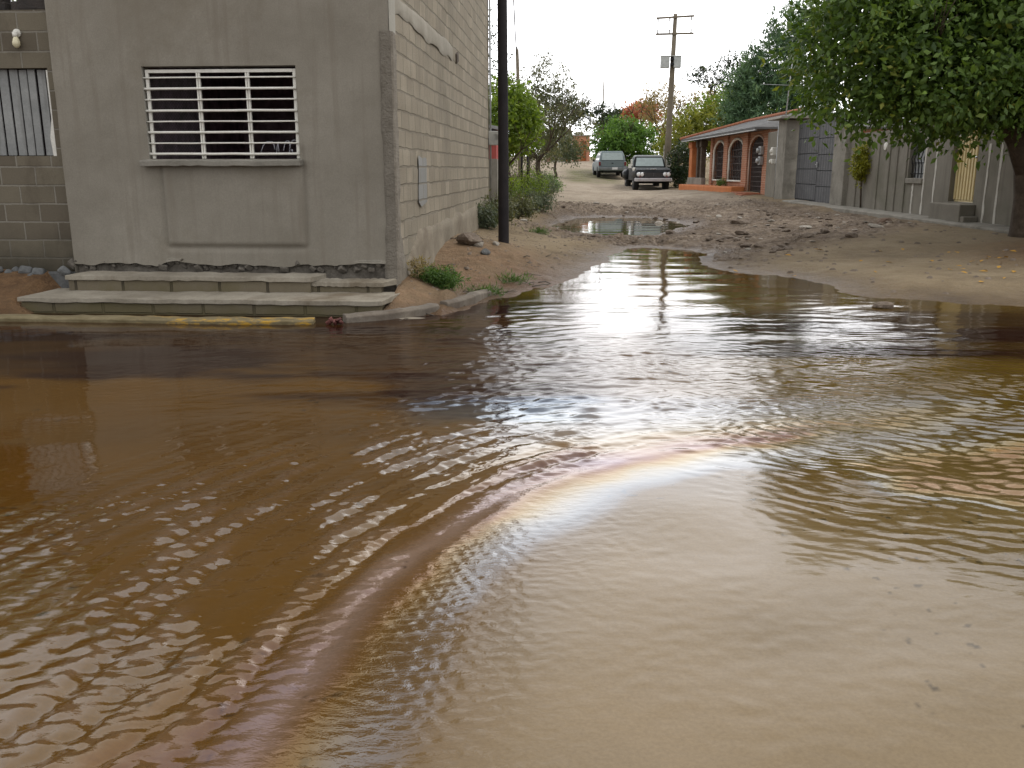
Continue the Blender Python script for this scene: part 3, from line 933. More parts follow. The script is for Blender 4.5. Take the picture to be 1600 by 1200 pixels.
# the same rough render showing as a strip on the front edge
A1, A2 = np.meshgrid(np.linspace(0, 1, 10), np.linspace(.42, 3.02, 90), indexing='ij')
xe = -.115 + .06 * (fbm(A2 * 2.4, A2 * 0, 44, 3) - .5)
me = np_mesh('corner_strip', np.stack([xe * (1 - A1) + .022 * A1, -.030 * sstep(0, .3, A1) - .0 * A1 + (fbm(A1 * 2, A2 * 5, 45, 4) - .5) * .02 * sstep(0, .3, A1) + .012 * sstep(.2, 0, A1), A2], -1).reshape(-1, 3), grid_faces(10, 90))
link_mesh('corner_strip', me, rough_mat('dark_rough_render', (0.165, 0.145, 0.115), (0.25, 0.225, 0.185), 5, 0.95, 1.0, .03, 40), house, True)
# ring beam smeared with pale mortar
A1, A2 = np.meshgrid(np.linspace(.33, 4.85, 120), np.linspace(0, 1, 8), indexing='ij')
lo = 3.25 + .14 * (fbm(A1 * 1.6, A1 * 0, 20, 4) - .5); hi = 3.47 + .10 * (fbm(A1 * 1.2, A1 * 0, 22, 4) - .5)
me = np_mesh('ring_beam', np.stack([-.012 + .020 * np.sin(np.pi * np.clip(A2, .001, .999)) ** .12 + (fbm(A1 * 4, A2 * 2, 23, 3) - .5) * .012, A1, lo + (hi - lo) * A2], -1).reshape(-1, 3), grid_faces(120, 8))
link_mesh('ring_beam', me, rough_mat('mortar_smear', (.30, .275, .225), (.385, .36, .305), 2.5, .93, .5, .012, 40, spec=.15), house)
# rough footing courses, plastered
A1, A2 = np.meshgrid(np.linspace(.3, SL, 120), np.linspace(0, 1, 10), indexing='ij')
hi = .92 + .10 * (fbm(A1 * 1.0, A1 * 0, 24, 4) - .5) - .45 * sstep(1.6, .3, A1)
lo = .1 + 0 * A1
me = np_mesh('footing', np.stack([.02 + .02 * (1 - A2) + (fbm(A1 * 3, A2 * 2, 25, 4) - .5) * .05 - .06 * sstep(.9, 1, A2), A1, lo + (hi - lo) * A2], -1).reshape(-1, 3), grid_faces(120, 10))
link_mesh('footing', me, rough_mat('footing_render', (0.21, 0.18, 0.135), (0.32, 0.28, 0.215), 2, .95, .8, .02, 40, stain=(.15, .12, .085)), house, True)
# worn blue-grey paint patch and a dark hole left by a missing block piece
q = MB()
A1, A2 = np.meshgrid(np.linspace(0, 1, 14), np.linspace(0, 1, 20), indexing='ij')
yy = 1.5 + A1 * .62 + .10 * (fbm(A2 * 3, A1 * 3, 33, 3) - .5) + .04 * A2
zz = 1.18 + A2 * .58 + .10 * (fbm(A1 * 3, A2 * 3, 34, 3) - .5)
me = np_mesh('paint_patch', np.stack([.011 + 0 * A1, yy, zz], -1).reshape(-1, 3), grid_faces(14, 20))
link_mesh('paint_patch', me, block_mat('blue_grey_paint', 1, .41, .205, (.30, .30, .29), (.25, .25, .235), (.22, .20, .16), .014, .8, .012), house)
q = MB(); q.box((.004, 5.3, 3.36), (.04, .22, .16), (0.25, 0, 0)); q.build('broken_block', rough_mat('broken_core', (.05, .04, .032), (.16, .13, .10), 8, .95, .8), house, bevel=.02)
q = MB(); q.tube([(.03, SL + .01, .8), (.03, SL + .01, HH)], .022, 8); q.build('conduit', M['galv'], house, True)
q = MB(); q.box((.11, SL + .02, 2.28), (.24, .14, .3)); q.lathe([(.09, 0), (.10, .05), (.06, .10)], (.13, SL - .05, 2.3), 'y', 12)
q.build('electric_meter', plain('meter_grey', (.50, .50, .46), .4), house, bevel=.015)
q = MB(); q.bb((FL, .3, HH - .2), (-.05, SL, HH - .02)); q.bb((FL, .05, HH - .02), (.06, SL + .05, HH + .12)); q.build('roof', M['concrete'], house)
q = MB(); q.add([(FL, SL, .4), (0, SL, .4), (0, SL, HH), (FL, SL, HH)], [(0, 1, 2, 3)]); q.add([(FL, 0, .4), (FL, SL, .4), (FL, SL, HH), (FL, 0, HH)], [(0, 1, 2, 3)]); q.build('rear_wall', M['plaster'], house)
# rubble footing under the plaster
q = MB()
for i in range(46):
    x = FL - .05 + i * .083
    sz = random.uniform(.03, .075)
    q.box((x, random.uniform(.035, .06), .56 + random.uniform(-.05, .03)), (sz * 1.4, sz, sz), (random.random(), random.random(), random.random()))
q.bb((FL, .06, .2), (0.0, .2, .62))
q.build('rubble_footing', rough_mat('footing_rubble', (.075, .065, .052), (.20, .18, .15), 7, .95, .8, .02), house, bevel=.012)

# the three concrete steps in front of it
steps = empty('concrete_steps', (hl(-2.2, -.4)[0], hl(-2.2, -.4)[1], 0), HR, 'low mossy concrete steps between the grey wall and the brown water', 'steps')
st_mat = rough_mat('step_concrete', (0.205, 0.178, 0.135), (0.37, 0.335, 0.27), 2.2, .9, .6, .015, 40, stain=(.125, .095, .06))
st_face = block_mat('step_blocks', 0, .55, .6, (.195, .165, .115), (.145, .122, .085), (.04, .034, .025), .018, .9, .02, moss=(.115, .098, .05), zmoss=(.02, .30))


def step(a, b, z0, z1, nose=.05, sk=0.0):
    """slab top (rough, one loft) over a recessed block face; a, b: (x, y) front-left / back-right in steps frame"""
    q = MB()
    n = 30
    rings = []
    for i in range(n + 1):
        t = i / n
        x = a[0] + (b[0] - a[0]) * t
        w = [random.uniform(-.007, .007) for _ in range(4)]
        rings.append([(x - sk * 0, a[1] + w[0], z1 - .05 + w[1]), (x + sk * 0, a[1] + w[0] + .004, z1 + w[1] * .5), (x - sk * .5, (a[1] + b[1]) / 2, z1 + .01 + w[2]), (x - sk, b[1], z1 + .02 + w[3]), (x - sk, b[1], z1 - .05)])
    q.loft(rings)
    s_ = q.build('step', st_mat, steps, bevel=.006)
    q = MB()
    q.bb((a[0] + .02, a[1] + nose, z0), (b[0] - .02, b[1] - .02, z1 - .051))
    q.build('riser', st_face, s_, bevel=.01)
    return s_


def sl_(px, py, z):                    # pixel at height z -> steps frame x, y
    p = on_z(px, py, z)
    d = p - Vector((steps.location.x, steps.location.y, 0))
    return (d.x * cb + d.y * sb, -d.x * sb + d.y * cb)


A = sl_(38, 462, .17); B = sl_(592, 474, .17)
y0 = (A[1] + B[1]) / 2
step((A[0], y0), (B[0], y0 + .62), -.06, .17, .03, -.10)
A = sl_(92, 432, .355); B = sl_(490, 432, .355)
step((A[0], (A[1] + B[1]) / 2), (B[0], .37), .13, .355, .03, -.10)
A = sl_(474, 441, .30); B = sl_(598, 441, .30)
step((A[0], (A[1] + B[1]) / 2), (B[0], .37), .0, .30, .03, -.12)
# masonry remnants at right end of the lowest step
q = MB()
for (px, py, z, s1) in ((640, 458, .26, .26), (598, 489, .12, .14)):
    p = on_z(px, py, z)
    rings = []
    for k in range(3):
        rings.append([(p.x + s1 * (1 - .25 * k) * math.cos(t) * (1 + .25 * math.sin(3 * t + k)), p.y + .5 * s1 * (1 - .25 * k) * math.sin(t), gz(p.x, p.y) - .07 + .04 * k) for t in np.linspace(0, 6.283, 12)[:-1]])
    q.loft(rings)
o = q.build('rubble_slab', st_mat, None, bevel=.01)
tag(o, 'broken concrete slab half buried in red soil right of the lowest step', 'slab')

M['kerb'] = rough_mat('kerb_concrete', (0.12, 0.10, 0.08), (0.24, 0.21, 0.17), 3, 0.9, 0.6, 0.015, 40, stain=(.09, .065, .045))
# kerb, curved at the corner, its left stretch with worn yellow paint
kerb_px = [(-200, 500), (40, 502), (200, 504), (300, 506), (440, 507), (520, 506), (600, 500), (660, 493), (710, 484), (740, 475), (754, 467), (800, 452), (845, 440)]
kp = [on_z(a, b, 0) for a, b in kerb_px]
kq = []
for i in range(len(kp) - 1):
    for t in np.linspace(0, 1, 9)[:-1]:
        kq.append(kp[i].lerp(kp[i + 1], t))


def kerb_mesh(pts, hgt, w):
    rings = []
    for i, p in enumerate(pts):
        d = pts[min(i + 1, len(pts) - 1)] - pts[max(i - 1, 0)]
        nrm = Vector((-d.y, d.x, 0)).normalized()
        if nrm.y < 0: nrm = -nrm
        e = random.uniform(-.003, .003)
        hh = hgt(i / len(pts)) + e
        a = p - nrm * (.02 + e)
        c = p + nrm * w
        rings.append([a + Vector((0, 0, -.2)), a + Vector((0, 0, hh - .02)), a + nrm * .03 + Vector((0, 0, hh)), c + Vector((0, 0, hh + e)), c + Vector((0, 0, -.2))])
    return MB().loft(rings)


m, nt, b = new_mat('yellow_kerb')
co = geopos(nt)
n1 = noise(nt, co, 5, 6, .7, (1, 3, 3)); n2 = noise(nt, co, 45, 3)
sep = nt.nodes.new('ShaderNodeSeparateXYZ'); nt.links.new(co, sep.inputs[0])
base = ramp(nt, n1, [(.3, (.10, .075, .03)), (.7, (.22, .18, .10))])
msk = math_n(nt, 'MULTIPLY', mrange(nt, n1, .50, .60), mrange(nt, sep.outputs[0], -4.0, -3.2))
nt.links.new(mixc(nt, msk, base, (.40, .23, .02)), b.inputs['Base Color'])
b.inputs['Roughness'].default_value = .8
bump(nt, b, n2, .6, .01)
i1 = 5 * 8
tag(kerb_mesh(kq[:i1 - 2], lambda t: .05, .14).build('painted_kerb', m, None, bevel=.008), 'worn yellow painted kerb in front of the lowest step', 'kerb', kind='structure')
tag(kerb_mesh(kq[i1 + 2:i1 + 21], lambda t: .075 + .025 * t, .12).build('kerb', M['kerb'], None, bevel=.010), 'curved bare concrete kerb at the corner', 'kerb', kind='structure')
tag(kerb_mesh(kq[i1 + 22:i1 + 43], lambda t: .10 + .02 * t - .10 * max(0, t - .6), .10).build('kerb', M['kerb'], None, bevel=.010), 'curved bare concrete kerb at the corner', 'kerb', kind='structure')

# red litter caught at the kerb
p = on_z(522, 503, .02)
q = MB()
for k in range(9):
    q.box((p.x + random.uniform(-.08, .06), p.y - .03 + random.uniform(-.04, .02), .015 + random.uniform(0, .06)), (random.uniform(.04, .10), random.uniform(.015, .04), random.uniform(.02, .05)), (random.uniform(-1, 1), random.uniform(-1, 1), random.uniform(0, 3)))
o = q.build('litter_heap', rough_mat('wet_litter', (.05, .018, .015), (.20, .07, .06), 12, .6, .6, .01), None, bevel=.012)
tag(o, 'dark red wad of trash stuck against the kerb end', 'litter')

# ------------------------------------------------------------------ neighbour wall on the left
wall2 = empty('block_wall', (hl(FL, .12)[0], hl(FL, .12)[1], -.11), HR, 'mossy bare block wall with a boarded opening left of the grey house', 'wall')
OX0, OX1, OZ0, OZ1 = -2.4, -.13, 1.76, 2.70
q = MB()
WT = 3.30
q.bb((-9, 0, .35), (.0, .2, OZ0)); q.bb((-9, 0, OZ1), (.0, .2, WT)); q.bb((OX1, 0, OZ0), (0, .2, OZ1)); q.bb((-9, 0, OZ0), (OX0, .2, OZ1))
q.build('wall', M['block_old'], wall2)
q = MB()
for i in range(16):
    q.box((-9 + .41 * i * 1.4 + .2, .1, WT + .10), (.40, .19, .2))
for x in (-.28, -.72, -1.15): q.box((x, .1, WT + .04), (.38, .18, random.uniform(.10, .14)))
q.build('coping', rough_mat('dark_block', (.035, .033, .032), (.085, .07, .06), 5, .95, .7, .02), wall2, bevel=.015)
brd = rough_mat('weathered_board', (.22, .225, .22), (.36, .365, .35), 3, .8, .4, .006, 50, streak=(.13, .12, .11))
rust = rough_mat('rusty_sheet', (.045, .018, .014), (.10, .04, .03), 5, .85, .5, .01, 40, streak=(.20, .13, .11))
xb = OX1 - .07
i = 0
while xb > OX0 + .05:
    w = random.uniform(.085, .115)
    q = MB()
    y = .05 + random.uniform(0, .02)
    prof = [(xb, y), (xb, y + .02), (xb - w + .012, y + .02), (xb - w + .012, y)]
    cut_ = random.uniform(0, .05)
    q.prism([(a, b_) for a, b_ in prof], 2, OZ0 + .005, OZ1 - .005 - random.uniform(0, .01))
    q.build('board', brd if i < 7 else rust, wall2, bevel=.004, label='dark rusty sheet board' if i >= 7 else None)
    xb -= w + (0.004 if i % 3 else .012)
    i += 1
q = MB(); q.bb((OX0, .09, OZ0), (OX1, .12, OZ1)); q.build('backing', M['room_dark'], wall2)
q = MB()
q.prism([(OX1 - .05, OZ0 + .0), (OX1 - .005, OZ0), (OX1 - .004, OZ1 - .02), (OX1 - .03, OZ1 - .02), (OX1 - .028, OZ0 + .4), (OX1 - .065, OZ0 + .2)], 1, .02, .045)
q.build('frame_strip', M['white_paint'], wall2)
q = MB()
for k in range(30):
    x = -random.uniform(0.02, 3.0)
    sz = random.uniform(.08, .17)
    q.box((x, -.03 - random.uniform(0, .10), .43 + random.uniform(-.07, .10)), (sz * 1.3, sz, sz * .8), (random.random(), random.random(), random.random()), taper=(.7, .7))
q.bb((-9, -.04, .1), (.02, .12, .46))
q.build('stone_footing', M['stone_dark'], wall2, bevel=.025)
# bare bulb lamp
p = (-.42, 0.0, 3.02)
lamp = empty('wall_lamp', (hl(FL - .42, .12)[0], hl(FL - .42, .12)[1], 2.89), HR, 'small white bulb lamp on the block wall above the boarded opening', 'lamp')
q = MB(); q.lathe([(.045, .0), (.045, -.02), (.025, -.03), (.025, -.05)], (0, 0, .06), 'y', 12); q.lathe([(.028, .0), (.024, -.05)], (0, -.05, .065), 'z', 10)
q.build('lamp_holder', M['white_paint'], lamp, True)
q = MB(); q.lathe([(.018, .02), (.030, -.0), (.042, -.04), (.040, -.065), (.022, -.09), (.004, -.098)], (0.005, -.05, .0), 'z', 14)
q.build('bulb', plain('bulb_glass', (.72, .66, .45), .25, var=.05), lamp, True)


# ================================================================== foliage
def leaf_cloud(name, blobs, n, size, mat, parent=None, clump=0.35, per=26, elong=0.5, shell=0.55, up=0.35, droop=0.0, seed=1, tip=0.25):
    """leaf-sized folded faces in clumps spread through ellipsoids; blobs: (cx, cy, cz, rx, ry, rz)"""
    r = np.random.default_rng(seed)
    B = np.array(blobs, float)
    vol = B[:, 3] * B[:, 4] * B[:, 5]
    ncl = max(1, n // per)
    bi = r.choice(len(B), ncl, p=vol / vol.sum())
    d = r.normal(size=(ncl, 3)); d /= np.linalg.norm(d, axis=1)[:, None]
    rad = (shell + (1 - shell) * r.random(ncl) ** .7) * (0.82 + .36 * r.random(ncl))
    cc = B[bi, :3] + d * B[bi, 3:] * rad[:, None]
    ctint = r.random(ncl)
    ci = np.repeat(np.arange(ncl), per)
    m_ = len(ci)
    cs = clump * (0.45 + 1.1 * r.random(ncl))
    P = cc[ci] + r.normal(size=(m_, 3)) * cs[ci][:, None] * np.array([.55, .55, .45])
    outd = d[ci] * .8 + r.normal(size=(m_, 3)) * .8
    outd[:, 2] += up - droop
    # leaf axis (length direction) and a normal
    a = r.normal(size=(m_, 3)) + d[ci] * .7; a[:, 2] -= .35 + droop
    a /= np.linalg.norm(a, axis=1)[:, None]
    nr = outd - (outd * a).sum(1)[:, None] * a
    nr /= np.linalg.norm(nr, axis=1)[:, None] + 1e-9
    w = np.cross(a, nr)
    L = size * (0.45 + 1.0 * r.random(m_) ** 1.3)[:, None]
    hw = L * elong * .5
    v0 = P; v2 = P + a * L
    mid = P + a * L * .45 - nr * L * .10
    v1 = mid + w * hw; v3 = mid - w * hw
    V = np.stack([v0, v1, v2, v3], 1).reshape(-1, 3)
    base = np.arange(m_) * 4
    Fc = np.concatenate([np.stack([base, base + 1, base + 2], 1), np.stack([base, base + 2, base + 3], 1)], 0)
    me = np_mesh(name, V, Fc)
    t = np.clip(.70 * ctint[ci] + .32 * r.random(m_) + (r.random(m_) > .985) * .5, 0, 1)
    at = me.attributes.new('tint', 'FLOAT', 'POINT')
    at.data.foreach_set('value', np.repeat(t, 4).astype(np.float32))
    return link_mesh(name, me, mat, parent)


def limbs(q, p, d, length, rad, depth, spread=.55, r=random, ends=None, grav=0.0, split=(2, 3), seg=4):
    p = Vector(p); d = Vector(d).normalized()
    path, rr = [p.copy()], [rad]
    for k in range(seg):
        d = (d + Vector((r.uniform(-.16, .16), r.uniform(-.16, .16), r.uniform(-.1, .14) - grav))).normalized()
        p = p + d * (length / seg)
        path.append(p.copy()); rr.append(rad * (1 - .45 * (k + 1) / seg))
    q.tube(path, rr, 7 if rad > .03 else 5)
    if ends is not None: ends.append(p.copy())
    if depth <= 0: return
    for k in range(r.randint(*split)):
        nd = (d + Vector((r.uniform(-1, 1), r.uniform(-1, 1), r.uniform(-.35, .75))) * spread).normalized()
        limbs(q, p, nd, length * r.uniform(.6, .85), rr[-1] * .8, depth - 1, spread, r, ends, grav, split, seg)


def tree(name, loc, label, blobs, n, leaf, lmat, trunk_h, trunk_r, bark='bark', group=None, clump=.35, depth=2, lean=(0, 0), seed=1, per=26, elong=.5, shell=.5, spread=.6, blen=None, cat='tree', up=.35, droop=0., split=(2, 3)):
    t = empty(name, loc, 0, label, cat, group)
    r = random.Random(seed)
    q = MB()
    top_ = Vector((lean[0], lean[1], trunk_h))
    path = [Vector((0, 0, -.15))] + [top_ * k + Vector((r.uniform(-.06, .06), r.uniform(-.06, .06), 0)) for k in (.15, .4, .7, 1)]
    q.tube(path, [trunk_r * 1.35, trunk_r * 1.1, trunk_r * .95, trunk_r * .85, trunk_r * .72], 10)
    bl = blen or trunk_h * .6
    for k in range(r.randint(3, 5)):
        a = r.uniform(0, 6.28)
        limbs(q, top_ * r.uniform(.75, 1), (math.cos(a) * .8, math.sin(a) * .8, r.uniform(.4, 1.1)), bl, trunk_r * .5, depth, spread, r, split=split)
    q.build('trunk', M[bark], t, True)
    leaf_cloud('crown', blobs, n, leaf, lmat, t, clump, per, elong, shell, up, droop, seed)
    return t


L_ficus = leaf_mat('ficus_leaves', (0.028, 0.060, 0.014), (0.20, 0.31, 0.06), (0.36, 0.38, 0.065))
L_bright = leaf_mat('bright_leaves', (0.075, 0.13, 0.018), (0.30, 0.40, 0.055), (0.40, 0.46, 0.08), .45)
L_round = leaf_mat('round_tree_leaves', (0.05, 0.11, 0.022), (0.20, 0.36, 0.07), (0.28, 0.42, 0.09), .4)
L_olive = leaf_mat('olive_leaves', (0.06, 0.068, 0.034), (0.21, 0.215, 0.11), (0.30, 0.25, 0.13), .3)
L_dark = leaf_mat('dark_leaves', (0.016, 0.032, 0.014), (0.055, 0.085, 0.035), (0.09, 0.12, 0.04), .3)
L_cedar = leaf_mat('cedar_needles', (0.05, 0.10, 0.052), (0.18, 0.29, 0.145), (0.22, 0.31, 0.14), .25)
L_yel = leaf_mat('yellow_green_leaves', (0.12, 0.14, 0.022), (0.37, 0.38, 0.065), (0.47, 0.43, 0.09), .4)
L_rust = leaf_mat('dry_leaves', (0.20, 0.15, 0.075), (0.47, 0.37, 0.18), (0.55, 0.33, 0.15), .35)
L_flame = leaf_mat('flame_blossom', (0.46, 0.17, 0.10), (0.72, 0.33, 0.22), (0.75, 0.4, 0.25), .3)
L_weed = leaf_mat('weed_leaves', (0.035, 0.08, 0.015), (0.14, 0.25, 0.05), (0.25, 0.30, 0.07), .35)
L_grey = leaf_mat('grey_green_leaves', (0.05, 0.07, 0.045), (0.17, 0.20, 0.12), (0.25, 0.24, 0.15), .3)
L_topi = leaf_mat('golden_leaves', (0.10, 0.11, 0.01), (0.36, 0.35, 0.03), (0.48, 0.42, 0.06), .35)

# big shade tree on the right
big = empty('shade_tree', (8.8, 15.6, .34), 0, 'big dark leafed shade tree leaning over the pavement at right', 'tree')
q = MB()
q.tube([(0.12, -.05, -.3), (.1, 0, .15), (.06, 0, .7), (-.02, 0, 1.2), (-.12, 0, 1.7)], [.40, .31, .27, .26, .27], 12)
r = random.Random(3)
q.tube([(-.02, 0, 1.05), (-.35, -.1, 1.65), (-.75, -.2, 2.1), (-1.3, -.3, 2.45), (-2.0, -.3, 2.8)], [.21, .19, .17, .14, .09], 10)
q.tube([(-.12, 0, 1.6), (.2, .2, 2.4), (.5, .3, 3.3), (.5, .4, 4.5)], [.22, .19, .15, .10], 10)
q.tube([(-.10, 0, 1.65), (-.4, .5, 2.4), (-.8, .9, 3.2), (-1.3, 1.2, 4.2)], [.18, .15, .12, .08], 9)
for k in range(16):
    a = r.uniform(0, 6.28)
    limbs(q, (r.uniform(-1.6, .6), r.uniform(-.4, .8), r.uniform(2.3, 3.6)), (math.cos(a), math.sin(a), r.uniform(-.1, .9)), 1.2, .06, 2, .6, r)
q.build('trunk', M['bark'], big, True)
blobs = [(-3.0, 0, 3.0, 1.15, 1.5, 1.25), (-2.75, .2, 3.95, 1.25, 1.6, 1.2), (-1.2, 0, 3.2, 1.8, 2.0, 1.5), (-.9, 0, 3.9, 1.7, 2.0, 1.1), (.6, .1, 3.3, 2.0, 2.1, 1.6), (.8, .1, 3.9, 1.9, 2.0, 1.2), (2.4, 0, 3.1, 1.8, 2.0, 1.6), (-1.9, -.6, 2.45, 1.4, 1.2, .75), (-.3, -.8, 2.45, 1.3, 1.1, .75), (1.3, -.4, 2.5, 1.4, 1.2, .9)]
leaf_cloud('crown', blobs, 112000, .125, L_ficus, big, .30, 22, .52, .5, .45, 0.05, 31)

# bush filling the right edge beside the trunk
b_ = empty('bush', (10.0, 14.9, .35), 0, 'dark bush at the foot of the big shade tree', 'bush')
q = MB()
for k in range(7): limbs(q, (0, 0, 0), (r.uniform(-.6, .6), r.uniform(-.5, .5), 1), .9, .03, 1, .6, r)
q.build('stem', M['bark'], b_, True)
leaf_cloud('foliage', [(-.15, 0, .8, .6, .7, .9), (.3, .3, 1.7, .8, .7, .9), (.1, .2, 2.4, .9, .7, .6)], 14000, .10, L_ficus, b_, .22, 24, .5, .3, .35, 0, 5)


def gpos(px, Y, dz=0.0):
    """ground point seen in direction px at distance Y"""
    u = (px - 800) / FPX
    x = u * Y / 1.03
    return (x, Y, gz(x, Y) + dz)


# trees on the left of the side street
tree('thin_tree', gpos(846, 36), 'thin airy tree with sparse olive foliage left of the dirt road',
     [(.3, 0, 3.2, 1.5, 1.3, 1.3), (-.5, 0, 3.8, 1.0, 1.0, 1.4), (1.2, 0, 2.6, 1.1, 1.0, .9), (.3, 0, 4.6, .9, .9, .9), (-.3, 0, 2.2, 1.2, 1.0, .9), (.0, 0, 5.3, .35, .35, .6), (.9, .2, 4.2, .6, .6, .7)],
     11000, .10, L_olive, 1.6, .12, 'bark', None, .16, 3, (-.15, .2), 21, 14, .42, .35, .55, 1.25, split=(2, 4))
tree('leafy_tree', gpos(800, 29), 'bright yellow green tree just behind the tarred pole', [(-.4, 0, 2.7, 1.0, 1.1, 1.0), (.15, .2, 2.2, .75, .8, .8), (-.7, .4, 1.7, .7, .8, .8), (.1, 0, 3.1, .5, .5, .5), (.5, .3, 2.6, .5, .6, .5)],
     11500, .14, L_bright, 1.3, .09, 'bark', None, .22, 2, (-.2, 0), 23, 20, .5, .3)
tree('wispy_tree', gpos(758, 31), 'wispy bare branched tree above the end of the block wall', [(.2, 0, 4.6, .6, .6, .8), (.1, 0, 3.7, .7, .6, .7), (.3, 0, 5.5, .5, .5, .6)],
     900, .11, L_dark, 3.0, .07, 'bark', None, .16, 3, (0, 0), 25, 8, .4, .2, .6, 1.0)
tree('distant_tree', gpos(880, 88), 'dark broad treetops above the houses at the end of the road', [(-1.6, 0, 5.3, 2.2, 2, 1.5), (.6, 0, 4.7, 2.2, 2, 1.2), (2.6, 0, 4.6, 1.8, 1, 1.0), (4.2, 0, 4.2, 1.6, 1.2, 1.1)],
     6500, .24, L_dark, 3.2, .16, 'bark', None, .35, 2, (0, 0), 27, 22, .5, .35)
tree('round_tree', gpos(972, 66), 'round bright green tree behind the parked cars', [(0, 0, 2.5, 2.0, 2, 1.3), (-1.2, 0, 2.0, 1.2, 1.4, 1.1), (1.3, 0, 2.1, 1.5, 1.4, 1.2), (.2, 0, 3.2, 1.1, 1.1, .7), (-1.2, 0, 1.2, .9, 1, .8), (.6, .8, 1.2, 1.8, .8, 1.0)],
     15000, .20, L_round, 1.7, .22, 'bark', None, .32, 2, (0.1, 0), 29, 24, .52, .4)
tree('flame_tree', gpos(1000, 92), 'tree in orange red blossom far down the road', [(0, 0, 5.0, 1.5, 1.4, .8), (-1.0, 0, 4.6, 1.0, 1, .6), (1.1, 0, 4.6, 1, 1, .6)], 3500, .3, L_flame, 3.8, .2, 'bark', None, .35, 2, (0, 0), 33, 18, .5, .4)
tree('distant_tree', gpos(966, 100), 'grey green treetop left of the orange blossom tree', [(0, 0, 4.2, 2.0, 2, 1.0), (-1.6, 0, 3.6, 1.4, 1.3, .9)], 3000, .3, L_dark, 3.6, .2, 'bark', None, .4, 2, (0, 0), 35, 20, .5, .4)
tree('dry_tree', gpos(1030, 70), 'tall tree with dry rust coloured foliage behind the crossarm pole', [(0, 0, 4.0, 2.1, 1.5, 1.8), (1.4, 0, 4.4, 1.7, 1.2, 1.4), (-.6, 0, 5.4, .9, .9, 1.2), (3.0, 0, 4.6, 1.6, 1.2, 1.3), (.6, 0, 6.2, .5, .5, .9), (1.4, .3, 2.4, 2.4, 1.2, 1.3)],
     9000, .19, L_rust, 2.6, .16, 'bark', None, .28, 3, (0.2, 0), 37, 14, .45, .35)
tree('yellow_tree', gpos(1066, 57), 'yellow green bushy tree between pole and brick house', [(0, 0, 2.8, 1.5, 1.4, 1.5), (1.5, 0, 3.4, 1.6, 1.3, 1.4), (-.7, 0, 1.8, 1.1, .9, 1.1), (2.2, .3, 2.4, 1.4, 1.2, 1.3)], 11000, .17, L_yel, 1.4, .12, 'bark', None, .28, 2, (.2, 0), 39, 22, .5, .35)
tree('leafy_tree', gpos(1140, 58), 'mid green tree rising behind the tiled roof', [(0, 0, 4.2, 2.1, 1.6, 1.6), (1.6, 0, 4.0, 1.7, 1.4, 1.5), (-1.6, 0, 3.6, 1.5, 1.2, 1.4), (0, 0, 2.4, 2.4, 1.4, 1.2)], 13000, .18, L_bright, 2.2, .15, 'bark', None, .3, 2, (0, 0), 41, 22, .5, .35)
tree('open_tree', gpos(1126, 72), 'tall open branched dark tree on the skyline', [(.2, 0, 7.2, 1.3, 1.0, 1.0), (-1.7, 0, 7.0, 1.3, .9, .8), (1.6, 0, 8.0, 1.1, .8, .8), (-.2, 0, 5.9, 1.6, 1.0, .9), (1.7, 0, 5.9, 1.5, 1.0, 1.0), (.2, 0, 8.3, .8, .6, .6)],
     5200, .2, L_dark, 4.4, .17, 'bark', None, .26, 3, (0.2, 0), 43, 16, .45, .25, .75, 1.8)
tree('cedar_tree', gpos(1188, 47), 'dense grey green cedar behind the brick house', [(0, 0, 3.6, 1.9, 1.8, 1.9), (.5, 0, 5.8, 1.6, 1.4, 1.6), (1.1, 0, 7.6, 1.2, 1.1, 1.2), (-.7, 0, 4.8, 1.2, 1.1, 1.2), (-1.3, 0, 2.9, 1.1, 1, 1.1), (2.0, 0, 5.0, 1.4, 1.2, 2.0), (2.2, 0, 7.6, 1.1, 1, 1.1)],
     32000, .26, L_cedar, 2.0, .2, 'bark', None, .26, 2, (.2, 0), 45, 26, .22, .4, up=.9, droop=-1.0)
tree('dark_tree', (hl(-6.2, 2.6)[0], hl(-6.2, 2.6)[1], .5), 'dark leafy tree behind the left block wall', [(0, 0, 4.2, 1.8, 1.2, 1.3), (1.2, 0, 4.0, 1.0, 1.0, .9), (-1.6, 0, 4.2, 1.4, 1.2, 1.2), (.6, 0, 5.2, 1.4, 1.2, 1.0)], 9000, .12, L_ficus, 2.2, .14, 'bark', None, .26, 2, (0, 0), 47, 24, .5, .3)
for k, (px, Y, lab) in enumerate(((1260, 62, 'tall green tree behind the metal gate'), (700, 60, 'broad green tree behind the grey house'), (1420, 46, 'green tree standing behind the striped wall'))):
    tree('distant_tree', gpos(px, Y), lab, [(0, 0, 3.6, 2.6, 2, 1.8), (1.6, 0, 3.0, 1.8, 1.6, 1.3), (-1.6, 0, 3.0, 1.8, 1.6, 1.3)], 5000, .22, L_dark, 2.2, .18, 'bark', None, .35, 2, (0, 0), 60 + k, 22, .5, .4)

tree('leafy_tree', gpos(826, 46), 'full olive green tree between the thin tree and the tarred pole', [(0, 0, 2.4, 1.3, 1.2, 1.2), (-.8, .2, 1.7, .9, .9, .9), (.7, .2, 1.6, .8, .8, .9), (.1, 0, 3.5, .8, .8, .8), (.9, 0, 2.8, .8, .8, .7)],
     9000, .12, L_olive, 1.4, .09, 'bark', None, .22, 2, (0, 0), 73, 18, .45, .35)
tree('leafy_tree', gpos(868, 58), 'rounded pale green tree right of the thin tree trunk', [(0, 0, 2.0, 1.2, 1.1, 1.0), (.9, 0, 1.6, .9, .9, .8)],
     5500, .15, L_grey, 1.1, .09, 'bark', None, .24, 2, (0, 0), 74, 18, .45, .35)
